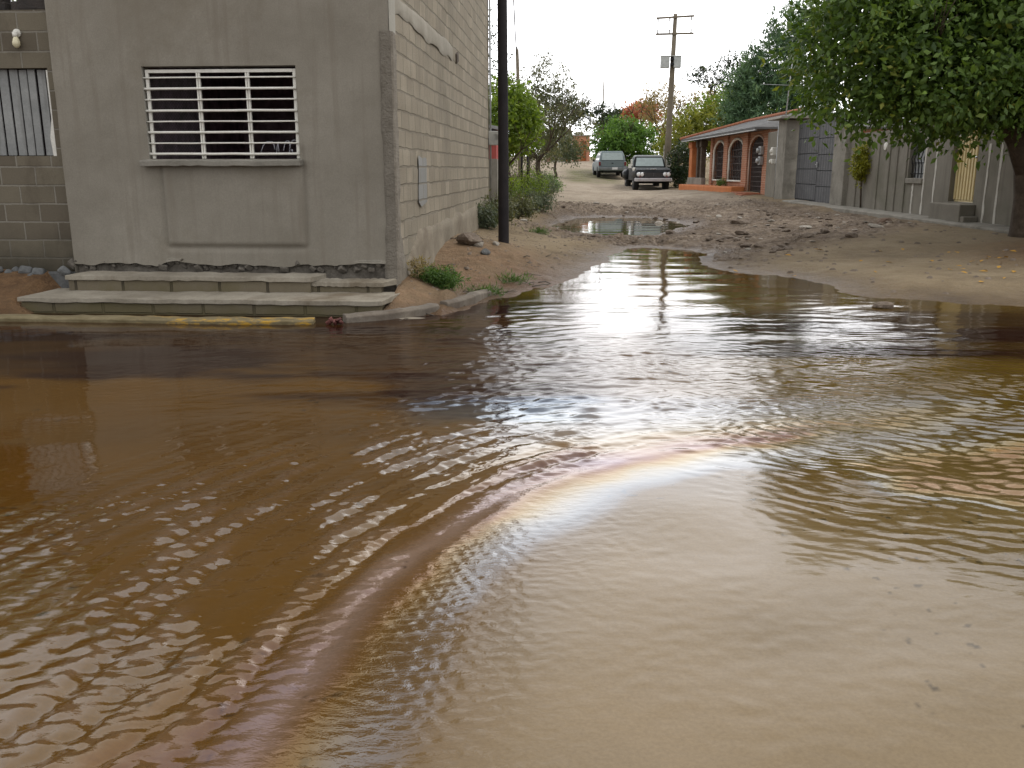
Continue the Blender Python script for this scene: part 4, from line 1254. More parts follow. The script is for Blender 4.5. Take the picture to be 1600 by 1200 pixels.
# scrub along the left verge
scrub = [(812, 26, .55, .75, L_grey, 'grey green scrub beside the foot of the tarred pole'), (804, 21.5, .40, .50, L_olive, 'weedy green bush against the end of the block wall'), (826, 31, .6, 1.0, L_bright, 'bright shrub below the brown signboard'),
         (838, 27.5, .55, .55, L_grey, 'low scrub at the verge below the thin tree'), (855, 42, .7, .8, L_round, 'green shrub right of the thin tree trunk'), (752, 18.2, .30, .42, L_grey, 'small scrub growing at the foot of the block wall'),
         (815, 36, .9, 1.5, L_olive, 'tall olive shrub behind the left verge'),
         (775, 19.5, .36, .55, L_olive, 'olive scrub between the block wall and the tarred pole'), (845, 33, .7, .9, L_grey, 'spreading grey scrub at the foot of the thin tree'), (795, 25, .5, 1.0, L_bright, 'light green shrub behind the tarred pole')]
for k, (px, Y, w, hgt, lm, lab) in enumerate(scrub):
    t = empty('shrub', gpos(px, Y), 0, lab, 'shrub')
    q = MB(); rr_ = random.Random(k + 80)
    for j in range(9): limbs(q, (rr_.uniform(-.1, .1), rr_.uniform(-.1, .1), -.05), (rr_.uniform(-.7, .7), rr_.uniform(-.7, .7), 1), hgt * .55, .012, 2, .7, rr_)
    q.build('stem', M['bark'], t, True)
    leaf_cloud('foliage', [(0, 0, hgt * .55, w, w, hgt * .55), (w * .5, 0, hgt * .35, w * .6, w * .7, hgt * .35)], 2600, .075, lm, t, .14, 14, .35, .15, .5, 0, 90 + k)
for k, (px, py2, z, lab) in enumerate(((760, 410, .36, 'thin tuft of grass on the red bank behind the weed'), (800, 407, .32, 'sparse grass patch on the bank right of the tarred pole'), (840, 356, .4, 'wispy grass tuft at the foot of the verge scrub'))):
    for _ in range(5):
        w = on_z(px, py2, z); z = gz(w.x, w.y)
    t = empty('grass_tuft', (w.x, w.y, z), 0, lab, 'grass')
    leaf_cloud('foliage', [(0, 0, .03, .28, .22, .05)], 420, .07, L_weed, t, .05, 8, .10, .1, .2, -1.2, 140 + k)
# the green weed at the house corner
p = on_z(684, 424, .34)
t = empty('weed_clump', (p.x, p.y, gz(p.x, p.y)), 0, 'bright green weed sprawling on red soil by the house corner', 'weed')
q = MB(); rr_ = random.Random(5)
for j in range(22): limbs(q, (rr_.uniform(-.06, .06), rr_.uniform(-.06, .06), 0), (rr_.uniform(-1, 1), rr_.uniform(-1, 1), .55), .16, .004, 1, .5, rr_)
q.build('stem', plain('weed_stem', (.08, .13, .03), .6), t)
leaf_cloud('foliage', [(0.05, 0, .10, .22, .20, .13), (.15, -.08, .06, .16, .16, .08), (-.1, .05, .1, .15, .15, .1)], 2600, .055, L_weed, t, .05, 14, .22, .1, .7, 0, 7)
t = empty('weed_clump', (p.x - .22, p.y + .02, gz(p.x - .22, p.y)), 0, 'dry brown weed beside the green one at the house corner', 'weed')
leaf_cloud('foliage', [(0, 0, .10, .12, .12, .14)], 500, .06, L_rust, t, .05, 10, .18, .1, .7, 0, 8)
q = MB()
for j in range(10): limbs(q, (0, 0, 0), (rr_.uniform(-.6, .6), rr_.uniform(-.6, .6), 1), .14, .003, 1, .5, rr_)
q.build('stem', M['bark_grey'], t)

# ================================================================== poles and wires
p = on_z(787, 381, .36)
t = empty('utility_pole', (p.x, p.y, gz(p.x, p.y)), 0, 'black tarred pole standing in the red soil beside the block wall', 'pole')
q = MB()
q.tube([(0.0, 0, -.4), (0, 0, 0), (-.005, 0, 2), (-.02, 0, 4.5), (-.04, 0, 8.2)], [.088, .086, .080, .073, .062], 14)
q.build('shaft', M['dark_wood'], t, True)
q = MB(); q.bb((-.7, -.05, 7.6), (.7, .05, 7.7)); q.build('crossarm', M['dark_wood'], t)
pole_top = Vector((p.x + .02, p.y, 7.4))

pp = Vector(gpos(809, 34))
t = empty('wooden_post', pp, 0, 'slim grey wooden pole rising from the trees behind the tarred pole', 'pole')
q = MB(); q.tube([(.12, 0, -.2), (.06, 0, 2.5), (-.03, 0, 5.69 - pp.z)], [.085, .075, .06], 8); q.build('shaft', M['pole_wood'], t, True)
q = MB(); q.lathe([(.02, 0), (.03, .04), (.02, .09)], (-.03, 0, 5.69 - pp.z), 'z', 8); q.build('insulator', M['galv'], t, True)
q = MB()
a, b2 = pole_top, pp + Vector((-.05, 0, 5.55 - pp.z))
q.tube([a.lerp(b2, k) - Vector((0, 0, .9 * 4 * k * (1 - k) * .55)) for k in np.linspace(0, 1, 20)], .018, 6)
o = q.build('power_cable', M['wire'], None, True)
tag(o, 'black cable sagging from the tarred pole to the slim grey pole', 'cable')

pc = Vector(gpos(1043, 53))
t = empty('utility_pole', pc, 0, 'concrete utility pole with two crossarms and a white box behind the pickup', 'pole')
H_ = 9.88 - pc.z
q = MB(); q.tube([(-.06, 0, -.3), (0, 0, 3), (.06, 0, 6), (.12, 0, H_)], [.20, .175, .15, .11], 12); q.build('shaft', M['pole_wood'], t, True)
for z, tilt, x0 in ((H_ - .18, .06, .05), (H_ - 1.05, .025, .04)):
    q = MB(); q.box((.10, -.12, z), (2.1, .09, .10), (0, -tilt, 0)); q.build('crossarm', M['pole_wood'], t)
    for x in (-.95, -.3, .9):
        q = MB(); zz = z + (x * tilt) + (.05 if z < H_ - .5 else -.22)
        q.lathe([(.02, 0), (.05, .05), (.03, .09), (.055, .12), (.02, .2)], (.10 + x, -.12, zz), 'z', 8); q.build('insulator', M['galv'], t, True)
q = MB(); zt = H_ - 2.55
q.box((-.40, -.20, zt), (.48, .36, .62)); q.box((.28, -.20, zt), (.40, .36, .60)); q.bb((-.66, -.4, zt + .29), (.52, 0, zt + .33))
for x in (-.36, .30): q.tube([(x, -.2, zt + .33), (x, -.2, zt + .62)], .025, 6)
tm = plain('transformer_paint', (.50, .52, .50), .5)
q.build('transformer', tm, t, bevel=.03)
q = MB()
for dz in (-.12, .15): q.bb((-.10, -.42, zt + dz - .07), (.06, -.13, zt + dz + .07))
q.build('clamp', M['black'], t)
q = MB(); q.tube([(-.27, -.24, -.1), (-.27, -.24, 2.2)], .03, 6); q.box((.02, -.2, .95), (.30, .06, 1.2)); q.build('band', M['concrete_pale'], t)

for px, Y, top, r0, lab in ((939, 90, 10.15, .10, 'thin bare pole on the skyline left of the round tree'), (889, 84, 5.4, .12, 'far grey post beside the pink and white houses')):
    b3 = Vector(gpos(px, Y))
    t = empty('far_pole', b3, 0, lab, 'pole')
    q = MB(); q.tube([(0, 0, -.3), (.05, 0, 3), (.1, 0, top - b3.z)], [r0 * 1.3, r0, r0 * .5], 7); q.build('shaft', M['pole_wood'], t, True)

# ================================================================== left verge: red house, signboard
M['red'] = rough_mat('red_wall_paint', (.36, .07, .065), (.50, .12, .10), 1.5, .85, .3, .01, 40)
rx, ry = -.50, 23.6
t = empty('red_house', (rx, ry, .35), 0, 'low red painted house just behind the far end of the block wall', 'house')
q = MB(); q.bb((-4, 0, 1.42), (.10, 5, 2.1)); q.build('wall', M['red'], t)
q = MB(); q.bb((-4, -.02, -.3), (.12, 5.02, 1.418)); q.build('plinth', M['concrete'], t)
q = MB(); q.prism([(-4.2, 2.9), (.2, 2.12), (.2, 2.20), (-4.2, 2.98)], 1, -.2, 5.2); q.build('roof', M['galv'], t)
bpos = Vector(gpos(820, 31))
t = empty('signboard', bpos, 0, 'small brown wooden board on two dark posts among the verge shrubs', 'sign')
q = MB(); q.box((0, 0, 2.62 - bpos.z), (.36, .05, .30)); q.build('board', rough_mat('brown_board', (.19, .12, .08), (.27, .18, .12), 5, .8), t, bevel=.01)
for x in (-.10, .10):
    q = MB(); q.tube([(x, .045, -.1), (x, .045, 2.62 - bpos.z)], .035, 7); q.build('post', M['dark_wood'], t, True)

# ================================================================== far end of the road
far = [(908, 97, 1.75, 2.55, rough_mat('pale_orange_wall', (.58, .27, .17), (.70, .36, .24), 2, .85), 'small orange house with an arched porch at the end of the road', .6),
       (885, 94, 1.1, 2.9, rough_mat('white_wall', (.60, .58, .54), (.72, .70, .66), 2, .85), 'white gateway house beside the orange one at the end of the road', .3),
       (862, 92, 1.0, 2.2, rough_mat('pink_wall', (.48, .20, .24), (.58, .28, .32), 2, .85), 'pink house half hidden by the thin tree at the end of the road', .4)]
for px, Y, w, hgt, mt, lab, dw in far:
    b3 = Vector(gpos(px, Y))
    t = empty('far_house', b3, 0, lab, 'house')
    q = MB(); q.bb((-w / 2, 0, -.5), (-w * .05, 3, hgt)); q.bb((w * .30, 0, -.5), (w / 2, 3, hgt)); q.bb((-w * .05, 0, hgt * .8), (w * .30, 3, hgt)); q.bb((-w * .05, .3, -.5), (w * .30, 3, hgt * .8))
    q.build('wall', mt, t, bevel=.02)
    q = MB(); q.bb((-w * .03, .25, 0), (w * .28, .29, hgt * .74)); q.build('door', M['orange_paint'] if 'orange' in lab else M['bark'], t)
    q = MB(); q.bb((-w / 2 - .12, -.12, hgt), (w / 2 + .12, 3.1, hgt + .12)); q.lathe([(.5, 0), (.42, .22), (.25, .36), (.04, .42)], (-.1, 1.2, hgt + .12), 'z', 12); q.build('roof', M['concrete_pale'], t)
b3 = Vector(gpos(874, 86))
t = empty('picket_fence', b3, 0, 'pale picket fence in front of the pink and white houses', 'fence')
for k in range(9):
    q = MB(); q.prism([(-.8 + k * .16, 0), (-.69 + k * .16, 0), (-.69 + k * .16, .95), (-.745 + k * .16, 1.05), (-.8 + k * .16, .95)], 1, 0, .03); q.build('picket', M['concrete_pale'], t)
q = MB(); q.bb((-.85, .03, .3), (.65, .06, .38)); q.bb((-.85, .03, .75), (.65, .06, .83)); q.build('rail', M['concrete_pale'], t)

# ================================================================== right side: striped wall with door, window and gate
WXX = 9.25
wr = empty('striped_wall', (WXX, 20, -.21), 0, 'long grey wall with white vertical stripes under the shade tree', 'wall')
wm = rough_mat('striped_wall_render', (.20, .185, .155), (.28, .26, .22), 1.2, .93, .4, .01, 50, stain=(.15, .145, .11), streak=(.14, .13, .105), spec=.15)
WTOP = 2.75


def yz(a, b, z0, z1, q, x0=0.0, x1=.25): q.bb((x0, a - 20, z0), (x1, b - 20, z1))


q = MB()
yz(13.6, 18.35, .3, WTOP, q); yz(18.35, 19.4, .3, 1.05, q); yz(19.4, 20.7, .3, WTOP, q); yz(20.7, 21.5, .3, 1.52, q); yz(21.5, 25.9, .3, WTOP - .1, q)
# arched head over the window
pts = [(20.7 - 20, WTOP), (20.7 - 20, 2.2)] + [(21.1 - 20 + .4 * math.cos(a), 2.2 + .32 * math.sin(a)) for a in np.linspace(math.pi, 0, 14)][1:-1] + [(21.5 - 20, 2.2), (21.5 - 20, WTOP)]
q.prism(pts, 0, 0, .25)
q.build('wall', wm, wr)
q = MB()
for px, z0, z1 in ((1425, .72, 1.50), (1441, .72, 2.7), (1458, .70, 2.7), (1539, .62, 2.2), (1558, .58, 2.3)):
    Yc = WXX / ((px - 800) / FPX) * 1.022
    n = 14
    zs = np.linspace(z0, z1, n)
    wd = [.035 + random.uniform(-.012, .012) for _ in zs]
    of = [random.uniform(-.012, .012) for _ in zs]
    q.loft([[(-.006, Yc - 20 - wd[k] + of[k], zs[k]), (-.006, Yc - 20 + wd[k] + of[k], zs[k]), (.01, Yc - 20 + wd[k] + of[k], zs[k]), (.01, Yc - 20 - wd[k] + of[k], zs[k])] for k in range(n)])
q.build('stripe', rough_mat('lime_stripe', (.50, .48, .43), (.66, .64, .58), 8, .9, .3, .004, 40), wr)
q = MB()
for px, w in ((1335, .10), (1368, .07), (1384, .10), (1397, .06), (1411, .08)):
    Yc = WXX / ((px - 800) / FPX) * 1.022
    q.bb((-.03, Yc - 20 - w, .4), (.01, Yc - 20 + w, WTOP - .15))
q.build('pilaster', wm, wr, bevel=.008)
q = MB(); yz(25.3, 26.25, .4, WTOP + .12, q, -.14, .3); q.build('gate_pier', M['concrete'], wr, bevel=.02)
# window
q = MB(); yz(20.68, 21.52, 1.40, 1.515, q, -.05, .2)
q.build('window_sill', M['concrete'], wr, bevel=.01)
wf = MB(); yz(20.7, 21.5, 1.52, 2.52, wf, .14, .16)
wf = wf.build('window', plain('window_pale', (.42, .44, .45), .3, var=.25), wr)
for k in range(5):
    q = MB(); yy = 20.78 + k * .16 - 20
    q.tube([(.06, yy, 1.53), (.06, yy, 1.8), (.02, yy, 1.95), (.06, yy, 2.1), (.06, yy, 2.2 + .30 * math.sqrt(max(0, 1 - ((yy - 1.1) / .4) ** 2)))], .012, 6); q.build('bar', M['black'], wf, True)
for z in (1.62, 1.86, 2.2):
    q = MB(); q.tube([(.06, .71, z), (.06, 1.49, z)], .012, 6); q.build('crossbar', M['black'], wf, True)
# yellow door
yd = plain('yellow_door_paint', (.68, .56, .30), .5, var=.08)
d_ = MB(); yz(18.38, 19.38, 1.06, WTOP + .05, d_, .12, .15)
d_ = d_.build('door', yd, wr)
for k in range(8):
    q = MB(); yy = 18.46 + k * .122
    yz(yy, yy + .075, 1.10, WTOP, q, .095, .125); q.build('slat', yd, d_, bevel=.006)
q = MB(); q.lathe([(.02, 0), (.03, -.03), (.02, -.06)], (.09, -1.5, 1.95), 'x', 10); q.build('handle', M['chrome'], d_, True)
q = MB(); yz(18.2, 19.55, .55, 1.03, q, -.32, .0); yz(18.05, 18.2, .5, .8, q, -.3, 0); q.build('door_step', wm, wr, bevel=.02)
q = MB(); q.lathe([(.10, 0), (.09, -.03), (.02, -.04)], (0, 22.9 - 20, 2.27), 'x', 12); q.build('wall_plate', M['white_paint'], wr)

q = MB()
n = 30
rings = []
for k in range(n + 1):
    y = 14.0 + (29.6 - 14.0) * k / n
    z = low(.60 + (.86 - .60) * k / n, y) + random.uniform(-.008, .008)
    rings.append([(8.72 + random.uniform(-.012, .012), y, z - .5), (8.74, y, z - .02), (8.77, y, z), (9.24, y, z + .015), (9.24, y, z - .5)])
q.loft(rings)
o = q.build('pavement', M['concrete'], None, bevel=.012)
tag(o, 'raised concrete pavement in front of the striped wall', 'pavement', kind='structure')
tb = empty('climbing_plant', (WXX - .04, 24.1, 1.2), 0, 'golden green clipped shrub growing against the grey wall near the gate', 'plant')
q = MB(); q.tube([(0, 0, -.8), (-.03, .02, -.2), (-.06, 0, .5)], .025, 6); q.build('stem', M['bark'], tb, True)
leaf_cloud('foliage', [(-.10, 0, .52, .17, .40, .52), (-.10, 0, .3, .16, .36, .36)], 2600, .085, L_topi, tb, .07, 16, .35, .2, .5, 0, 55)

# metal gate
gt = empty('metal_gate', (9.38, 28.35, .50), 0, 'blue grey sheet metal gate of ten panels between concrete piers', 'gate')
gm = rough_mat('gate_paint', (.072, .073, .078), (.115, .116, .12), 2, .6, .25, .006, 40, streak=(.07, .07, .075), spec=.4)
q = MB(); q.bb((.03, -2.08, 0), (.06, 2.07, 2.55)); q.build('backing', plain('gate_seam', (.03, .033, .038), .7), gt)
zz = [.02, .50, .97, 1.44, 1.92, 2.55]
for c, (a, b2) in enumerate(((-2.06, -.02), (.02, 2.04))):
    for k in range(5):
        q = MB()
        off = (.05 if c else 0)
        n = 18
        ys2 = np.linspace(a, b2, n + 1)
        # shallow vertical ribs in the sheet
        pr = []
        for j, y in enumerate(ys2): pr.append((.0 + (.012 if j % 2 else 0), y))
        poly = pr + [(.03, b2), (.03, a)]
        q.prism(poly, 2, zz[k] + off + .012, zz[k + 1] + (off if k < 4 else 0) - .012)
        q.build('panel', gm, gt)
q = MB(); q.box((-.02, -.05, 1.15), (.03, .06, .16)); q.tube([(-.05, -.1, 1.15), (-.05, .02, 1.15)], .012, 6); q.build('latch', M['galv'], gt)

# concrete entry piers with canopy and meters
en = empty('entry_portal', (9.2, 31.85, .50), 0, 'concrete entry piers with a flat canopy between gate and brick house', 'portal')
q = MB(); q.bb((-.18, -1.25, -.3), (.5, -.35, 2.60)); q.build('pier', M['concrete'], en, bevel=.015)
q = MB(); q.bb((.02, -.348, -.3), (.4, 1.6, 2.30)); q.build('wall', wm, en, bevel=.015)
q = MB(); q.prism([(-.5, 2.62), (.7, 2.62), (.7, 2.74), (-.45, 2.70)], 1, -1.6, .0); q.build('canopy', M['concrete'], en, bevel=.01)
q = MB(); q.tube([(-.04, .05, -.1), (-.04, .05, 2.6)], .045, 8); q.build('conduit', M['galv'], en, True)
for z in (1.62, 1.28):
    q = MB(); q.box((-.09, .35, z), (.16, .24, .26 if z > 1.5 else .16)); q.lathe([(.08, -.17), (.06, -.22), (.02, -.235)], (0, .35, z), 'x', 12); q.build('electric_meter', M['white_paint'], en, bevel=.015)
ms = empty('antenna_mast', (9.2, 31.2, 3.22), 0, 'thin antenna mast standing on the entry canopy', 'antenna')
q = MB(); q.tube([(-.05, 0, 0), (0, 0, 1), (.06, 0, 1.95)], [.025, .02, .012], 6); q.build('mast', M['galv'], ms, True)
q = MB(); q.tube([(-.9, .2, 1.05), (.02, 0, 1.0), (.9, -.2, .95)], .008, 5); q.build('guy_wire', M['galv'], ms)

# ================================================================== brick house
bm1 = block_mat('orange_brick', 1, .26, .085, (.44, .205, .12), (.36, .155, .09), (.48, .31, .23), .014, .7, .008, stain=(.36, .15, .09), wob=.004)
trim = rough_mat('pink_trim', (.52, .36, .28), (.62, .46, .37), 4, .85, .3)
bh = empty('brick_house', (9.4, 40, .57), 0, 'orange brick house with arched windows and a grey tiled hip roof', 'house')
q = MB()
ZT = 2.40
for a, b2 in ((-6.5, -5.7), (-3.4, -2.6), (0, .7), (3.0, 3.4)): q.bb((-.10, a, -.5), (.3, b2, ZT))
q.bb((0, -2.6, -.5), (.28, 0, .5)); q.bb((0, .7, -.5), (.28, 3.0, .5))
for a, b2, spr in ((-5.7, -3.4, 1.62), (-2.6, 0, 1.60), (.7, 3.0, 1.60)):
    c, hw = (a + b2) / 2, (b2 - a) / 2
    pts = [(a, ZT), (a, spr)] + [(c + hw * math.cos(t), spr + .58 * math.sin(t)) for t in np.linspace(math.pi, 0, 16)][1:-1] + [(b2, spr), (b2, ZT)]
    q.prism(pts, 0, 0, .28)
q.build('wall', bm1, bh)
q = MB(); q.bb((.3, -6.5, -.5), (7, -6.3, ZT)); q.build('end_wall', bm1, bh)
grl = plain('grille_brown', (.045, .03, .026), .6)
dkb = plain('dim_glass', (.05, .045, .05), .25, var=.3)
for nm, a, b2, z0, spr in (('door', -5.7, -3.4, 0.0, 1.62), ('window', -2.6, 0, .5, 1.60), ('window', .7, 3.0, .5, 1.60)):
    c, hw = (a + b2) / 2, (b2 - a) / 2
    q = MB(); q.bb((.20, a, z0), (.24, b2, spr + .57))
    f = q.build(nm, dkb if nm == 'window' else grl, bh)
    arch = [(a + .0, z0)] + [(c + hw * math.cos(t), spr + .58 * math.sin(t)) for t in np.linspace(math.pi, 0, 18)] + [(b2, z0)]
    q = MB()
    for i in range(len(arch) - 1):
        (y1, z1), (y2, z2) = arch[i], arch[i + 1]
        q.tube([(.0, y1, z1), (.0, y2, z2)], .055 if nm == 'window' else .04, 6)
    if nm == 'window': q.bb((-.06, a, z0 - .07), (.1, b2, z0 + .0))
    q.build('frame', trim if nm == 'door' else M['white_paint'], f, True)
    q = MB()
    for i in range(9 if nm == 'window' else 13):
        y = a + (b2 - a) * (i + .5) / (9 if nm == 'window' else 13)
        zt_ = spr + .55 * math.sqrt(max(0, 1 - ((y - c) / hw) ** 2))
        q.tube([(.10, y, z0), (.10, y, zt_)], .022, 5)
    for z in np.arange(z0 + .12, spr + .3, .28 if nm == 'window' else .18): q.tube([(.10, a + .06, z), (.10, b2 - .06, z)], .022, 5)
    q.build('grille', grl, f)
# open porch at the far end: posts and back wall
q = MB(); q.bb((1.6, 3.4, -.5), (1.8, 7.4, ZT)); q.build('porch_wall', rough_mat('shaded_brown_wall', (.16, .09, .065), (.24, .14, .10), 3, .9), bh)
for y, mt in ((4.3, M['bark']), (5.2, M['bark']), (6.85, M['orange_paint'])):
    q = MB()
    w = .16 if y < 6 else .34
    q.bb((-.35, y - w, -.1), (-.35 + w * 1.4, y + w, ZT - .1)); q.bb((-.40, y - w - .05, ZT - .42), (-.30 + w * 1.4, y + w + .05, ZT - .12)); q.build('porch_post', mt, bh, bevel=.02)
q = MB(); q.bb((-.4, 3.7, 0), (-.2, 7.2, .55)); q.build('porch_parapet', M['concrete'], bh, bevel=.01)
# hip roof
q = MB()
E = [(-.72, -6.7, 2.42), (-.72, 7.7, 2.42), (6, 7.7, 2.42), (6, -6.7, 2.42)]
Rg = [(1.7, -4.6, 3.12), (1.7, 3.6, 3.12)]
V_ = E + Rg
Vb = [(x, y, z - .07) for x, y, z in E]
q.add(V_ + Vb, [(0, 1, 5, 4), (1, 2, 5), (2, 3, 4, 5), (3, 0, 4), (0, 6 + 0, 6 + 1, 1), (1, 7, 8, 2), (2, 8, 9, 3), (3, 9, 6, 0), (6, 9, 8, 7)])
rf = q.build('roof', rough_mat('grey_roof_sheet', (.085, .085, .085), (.145, .14, .135), 2, .8, .5, .02, 30, streak=(.10, .10, .10)), bh)
q = MB()
for (A0, B0) in ((E[1], Rg[1]), (Rg[1], Rg[0])):
    A0, B0 = Vector(A0), Vector(B0)
    L = int((B0 - A0).length / .28)
    for k in range(L):
        a = A0.lerp(B0, k / L); c = A0.lerp(B0, (k + 1.15) / L)
        q.tube([a + Vector((0, 0, .03)), c + Vector((0, 0, .05))], [.085, .065], 8)
q.build('ridge_tile', M['terracotta'], rf, True)
q = MB(); q.bb((-.70, -6.65, 2.30), (-.64, 7.65, 2.345)); q.build('fascia', M['galv'], rf)
# electric meters on the brick pier by the door
for z in (1.62, 1.25):
    q = MB(); q.box((-.18, -5.75, z), (.14, .28, .30)); q.lathe([(.11, -.07), (.09, -.16), (.03, -.18)], (-.18, -5.75, z), 'x', 12); q.build('electric_meter', M['galv'], bh, bevel=.02)

o = MB()
rings = []
for k in range(21):
    y = 36.6 + 9.6 * k / 20
    xx = 8.75 - .35 * k / 20 - (.10 if 0 < k < 20 else 0)
    z = low(1.22 + .06 * k / 20, y)
    rings.append([(xx, y, 0), (xx + .0, y, z - .02), (xx + .04, y, z), (9.28, y, z + .01), (9.28, y, 0)])
o.loft(rings)
o = o.build('porch_ledge', M['orange_paint'], None, bevel=.02)
tag(o, 'low orange ledge along the foot of the brick house', 'ledge')
q = MB(); q.bb((8.55, 34.1, .1), (9.28, 36.5, .60)); q.bb((8.70, 34.2, .605), (9.28, 36.4, .65))
o = q.build('doorstep', M['terracotta'], None, bevel=.02)
tag(o, 'doorstep slab in front of the brick house door', 'step')
t = empty('potted_weed', (8.95, 39.4, .83), 0, 'small green plant on the orange ledge below the arched windows', 'plant')
leaf_cloud('foliage', [(0, 0, .14, .22, .5, .16)], 500, .09, L_weed, t, .08, 12, .3, .2, .5, 0, 56)
dk = empty('shrub', gpos(1062, 50), 0, 'dark hedge shrub between the pickup and the orange porch pillar', 'shrub')
q = MB(); rr_ = random.Random(4)
for j in range(7): limbs(q, (0, 0, 0), (rr_.uniform(-.4, .4), rr_.uniform(-.4, .4), 1), 1.0, .03, 2, .6, rr_)
q.build('stem', M['bark'], dk, True)
leaf_cloud('foliage', [(0.1, 0, 1.3, .7, .8, 1.2), (-.1, 0, .7, .7, .7, .7)], 4500, .13, L_dark, dk, .2, 18, .5, .35, .35, 0, 57)

# ================================================================== vehicles
tyre_m = plain('tyre_rubber', (.018, .017, .017), .85)
rim_m = plain('steel_rim', (.30, .29, .28), .45, .6)
glass_m = plain('sky_pale_glass', (.27, .33, .32), .12, var=.1, spec=.9)  # pale base colour imitates the sky reflected in the panes
lamp_m = plain('lamp_glass', (.80, .80, .78), .15, var=.03, coat=.5)
red_l = plain('tail_lamp', (.16, .02, .018), .25, var=.1, coat=.4)
plate_m = plain('plate', (.70, .70, .70), .5, var=.05)


def wheel(x, y, r, w, parent):
    q = MB()
    s = 1 if x > 0 else -1
    q.lathe([(r * .62, -w / 2), (r * .93, -w / 2), (r, -w * .32), (r, w * .32), (r * .93, w / 2), (r * .62, w / 2)], (x, y, r), 'x', 24)
    wo_ = q.build('wheel', tyre_m, parent, True)
    q = MB(); q.lathe([(r * .61, 0), (r * .55, s * .03), (r * .25, s * .01), (r * .2, s * .05), (r * .05, s * .06)], (x + s * (w / 2 - .03), y, r), 'x', 18)
    q.build('rim', rim_m, wo_, True)


def side_profile(front, pts_top, back, zb, arches, ra):
    """polygon (y, z) of a body side with wheel arches; y grows from front to back"""
    P = [(front, zb)] + pts_top + [(back, zb)]
    for yc in sorted(arches, reverse=True):
        P += [(yc + ra * math.cos(a), zb - .06 + ra * math.sin(a) * 1.0) if math.sin(a) * ra > .06 else (yc + ra * math.cos(a), zb) for a in np.linspace(.1, math.pi - .1, 12)]
    return P


# old black pickup, front towards the camera
tx = (1021 - 800) / FPX * 48 / 1.026
tk = empty('pickup_truck', (tx, 48, gz(tx, 49) - .05), 0, 'old black pickup truck with round twin headlights facing the camera', 'pickup truck')
pb = plain('black_paint', (.008, .010, .012), .5, var=.25, spec=.18)
q = MB()
prof = side_profile(0.05, [(0.05, .98), (.12, 1.08), (.5, 1.16), (1.55, 1.22), (3.1, 1.22), (3.12, 1.18), (5.3, 1.18)], 5.3, .52, (.95, 4.2), .46)
q.prism(prof, 0, -.90, .90)
q.build('body', pb, tk, bevel=.05, seg=3)
q = MB()
q.loft([[(x * .86, y1, 1.20) for x, y1 in ((-1, 1.45), (1, 1.45), (1, 3.0), (-1, 3.0))], [(x * .80, y1, 1.60) for x, y1 in ((-1, 1.68), (1, 1.68), (1, 2.95), (-1, 2.95))], [(x * .72, y1, 1.80) for x, y1 in ((-1, 1.86), (1, 1.86), (1, 2.85), (-1, 2.85))]])
cabo = q.build('cab', pb, tk, bevel=.06, seg=3)
q = MB(); q.loft([[(x * .735, y1, 1.765) for x, y1 in ((-1, 1.80), (1, 1.80), (1, 2.9), (-1, 2.9))], [(x * .66, y1, 1.845) for x, y1 in ((-1, 1.95), (1, 1.95), (1, 2.8), (-1, 2.8))]])
q.build('roof', plain('grey_roof_paint', (.22, .235, .235), .5, var=.1), cabo, bevel=.03)


def lerp3(a, b, t): return tuple(a[i] + (b[i] - a[i]) * t for i in range(3))


q = MB()
A0, A1, B0, B1 = (-.76, 1.445, 1.26), (.76, 1.445, 1.26), (-.68, 1.69, 1.70), (.68, 1.69, 1.70)
q.add([A0, A1, B1, B0, (A0[0], A0[1] + .05, A0[2]), (A1[0], A1[1] + .05, A1[2]), (B1[0], B1[1] + .05, B1[2]), (B0[0], B0[1] + .05, B0[2])], [(0, 1, 2, 3), (7, 6, 5, 4), (0, 4, 5, 1), (1, 5, 6, 2), (2, 6, 7, 3), (3, 7, 4, 0)])
q.build('windshield', glass_m, cabo)
for s in (-1, 1):
    q = MB(); q.prism([(1.85, 1.28), (2.8, 1.28), (2.75, 1.64), (2.0, 1.64)], 0, s * .80, s * .865); q.build('side_window', glass_m, cabo)
    q = MB(); q.prism([(1.62, .62), (2.75, .62), (2.75, 1.20), (1.62, 1.20)], 0, s * .895, s * .915); dr = q.build('door', pb, tk, bevel=.02)
    q = MB(); q.box((s * .93, 2.6, 1.08), (.03, .16, .03)); q.build('handle', M['chrome'], dr)
    # front wing bulging over the wheel
    q = MB(); q.loft([[(s * .78, y, .62), (s * (.90 + bu), y, .70), (s * (.93 + bu), y, .98), (s * .84, y, zt2), (s * .70, y, zt2)] for y, bu, zt2 in ((0.0, .0, 1.06), (.25, .03, 1.13), (.95, .05, 1.17), (1.5, .02, 1.2))])
    q.build('wing', pb, tk, True, bevel=.02)
q = MB(); q.bb((-.48, -.02, .70), (.48, .07, .93)); gr_ = q.build('grille', plain('grille_grey', (.06, .062, .065), .5, .3), tk, bevel=.01)
q = MB()
for k in range(5): q.bb((-.47, -.035, .72 + k * .045), (.47, -.018, .735 + k * .045))
q.bb((-.02, -.045, .74), (.02, -.02, .90))
q.build('slat', plain('dull_metal', (.13, .13, .135), .4, .6), gr_)
q = MB(); q.bb((-.88, .0, .68), (.88, .06, .98)); q.build('front_panel', pb, tk, bevel=.02)
for x in (-.78, -.60, .60, .78):
    q = MB(); q.lathe([(.10, .03), (.10, -.04), (.085, -.055), (.04, -.075), (.01, -.08)], (x, .02, .84), 'y', 18); hl_ = q.build('headlight', lamp_m, tk, True)
    q = MB(); q.lathe([(.085, .03), (.115, .03), (.115, -.05), (.10, -.055)], (x, .02, .84), 'y', 18); q.build('rim', M['chrome'], hl_, True)
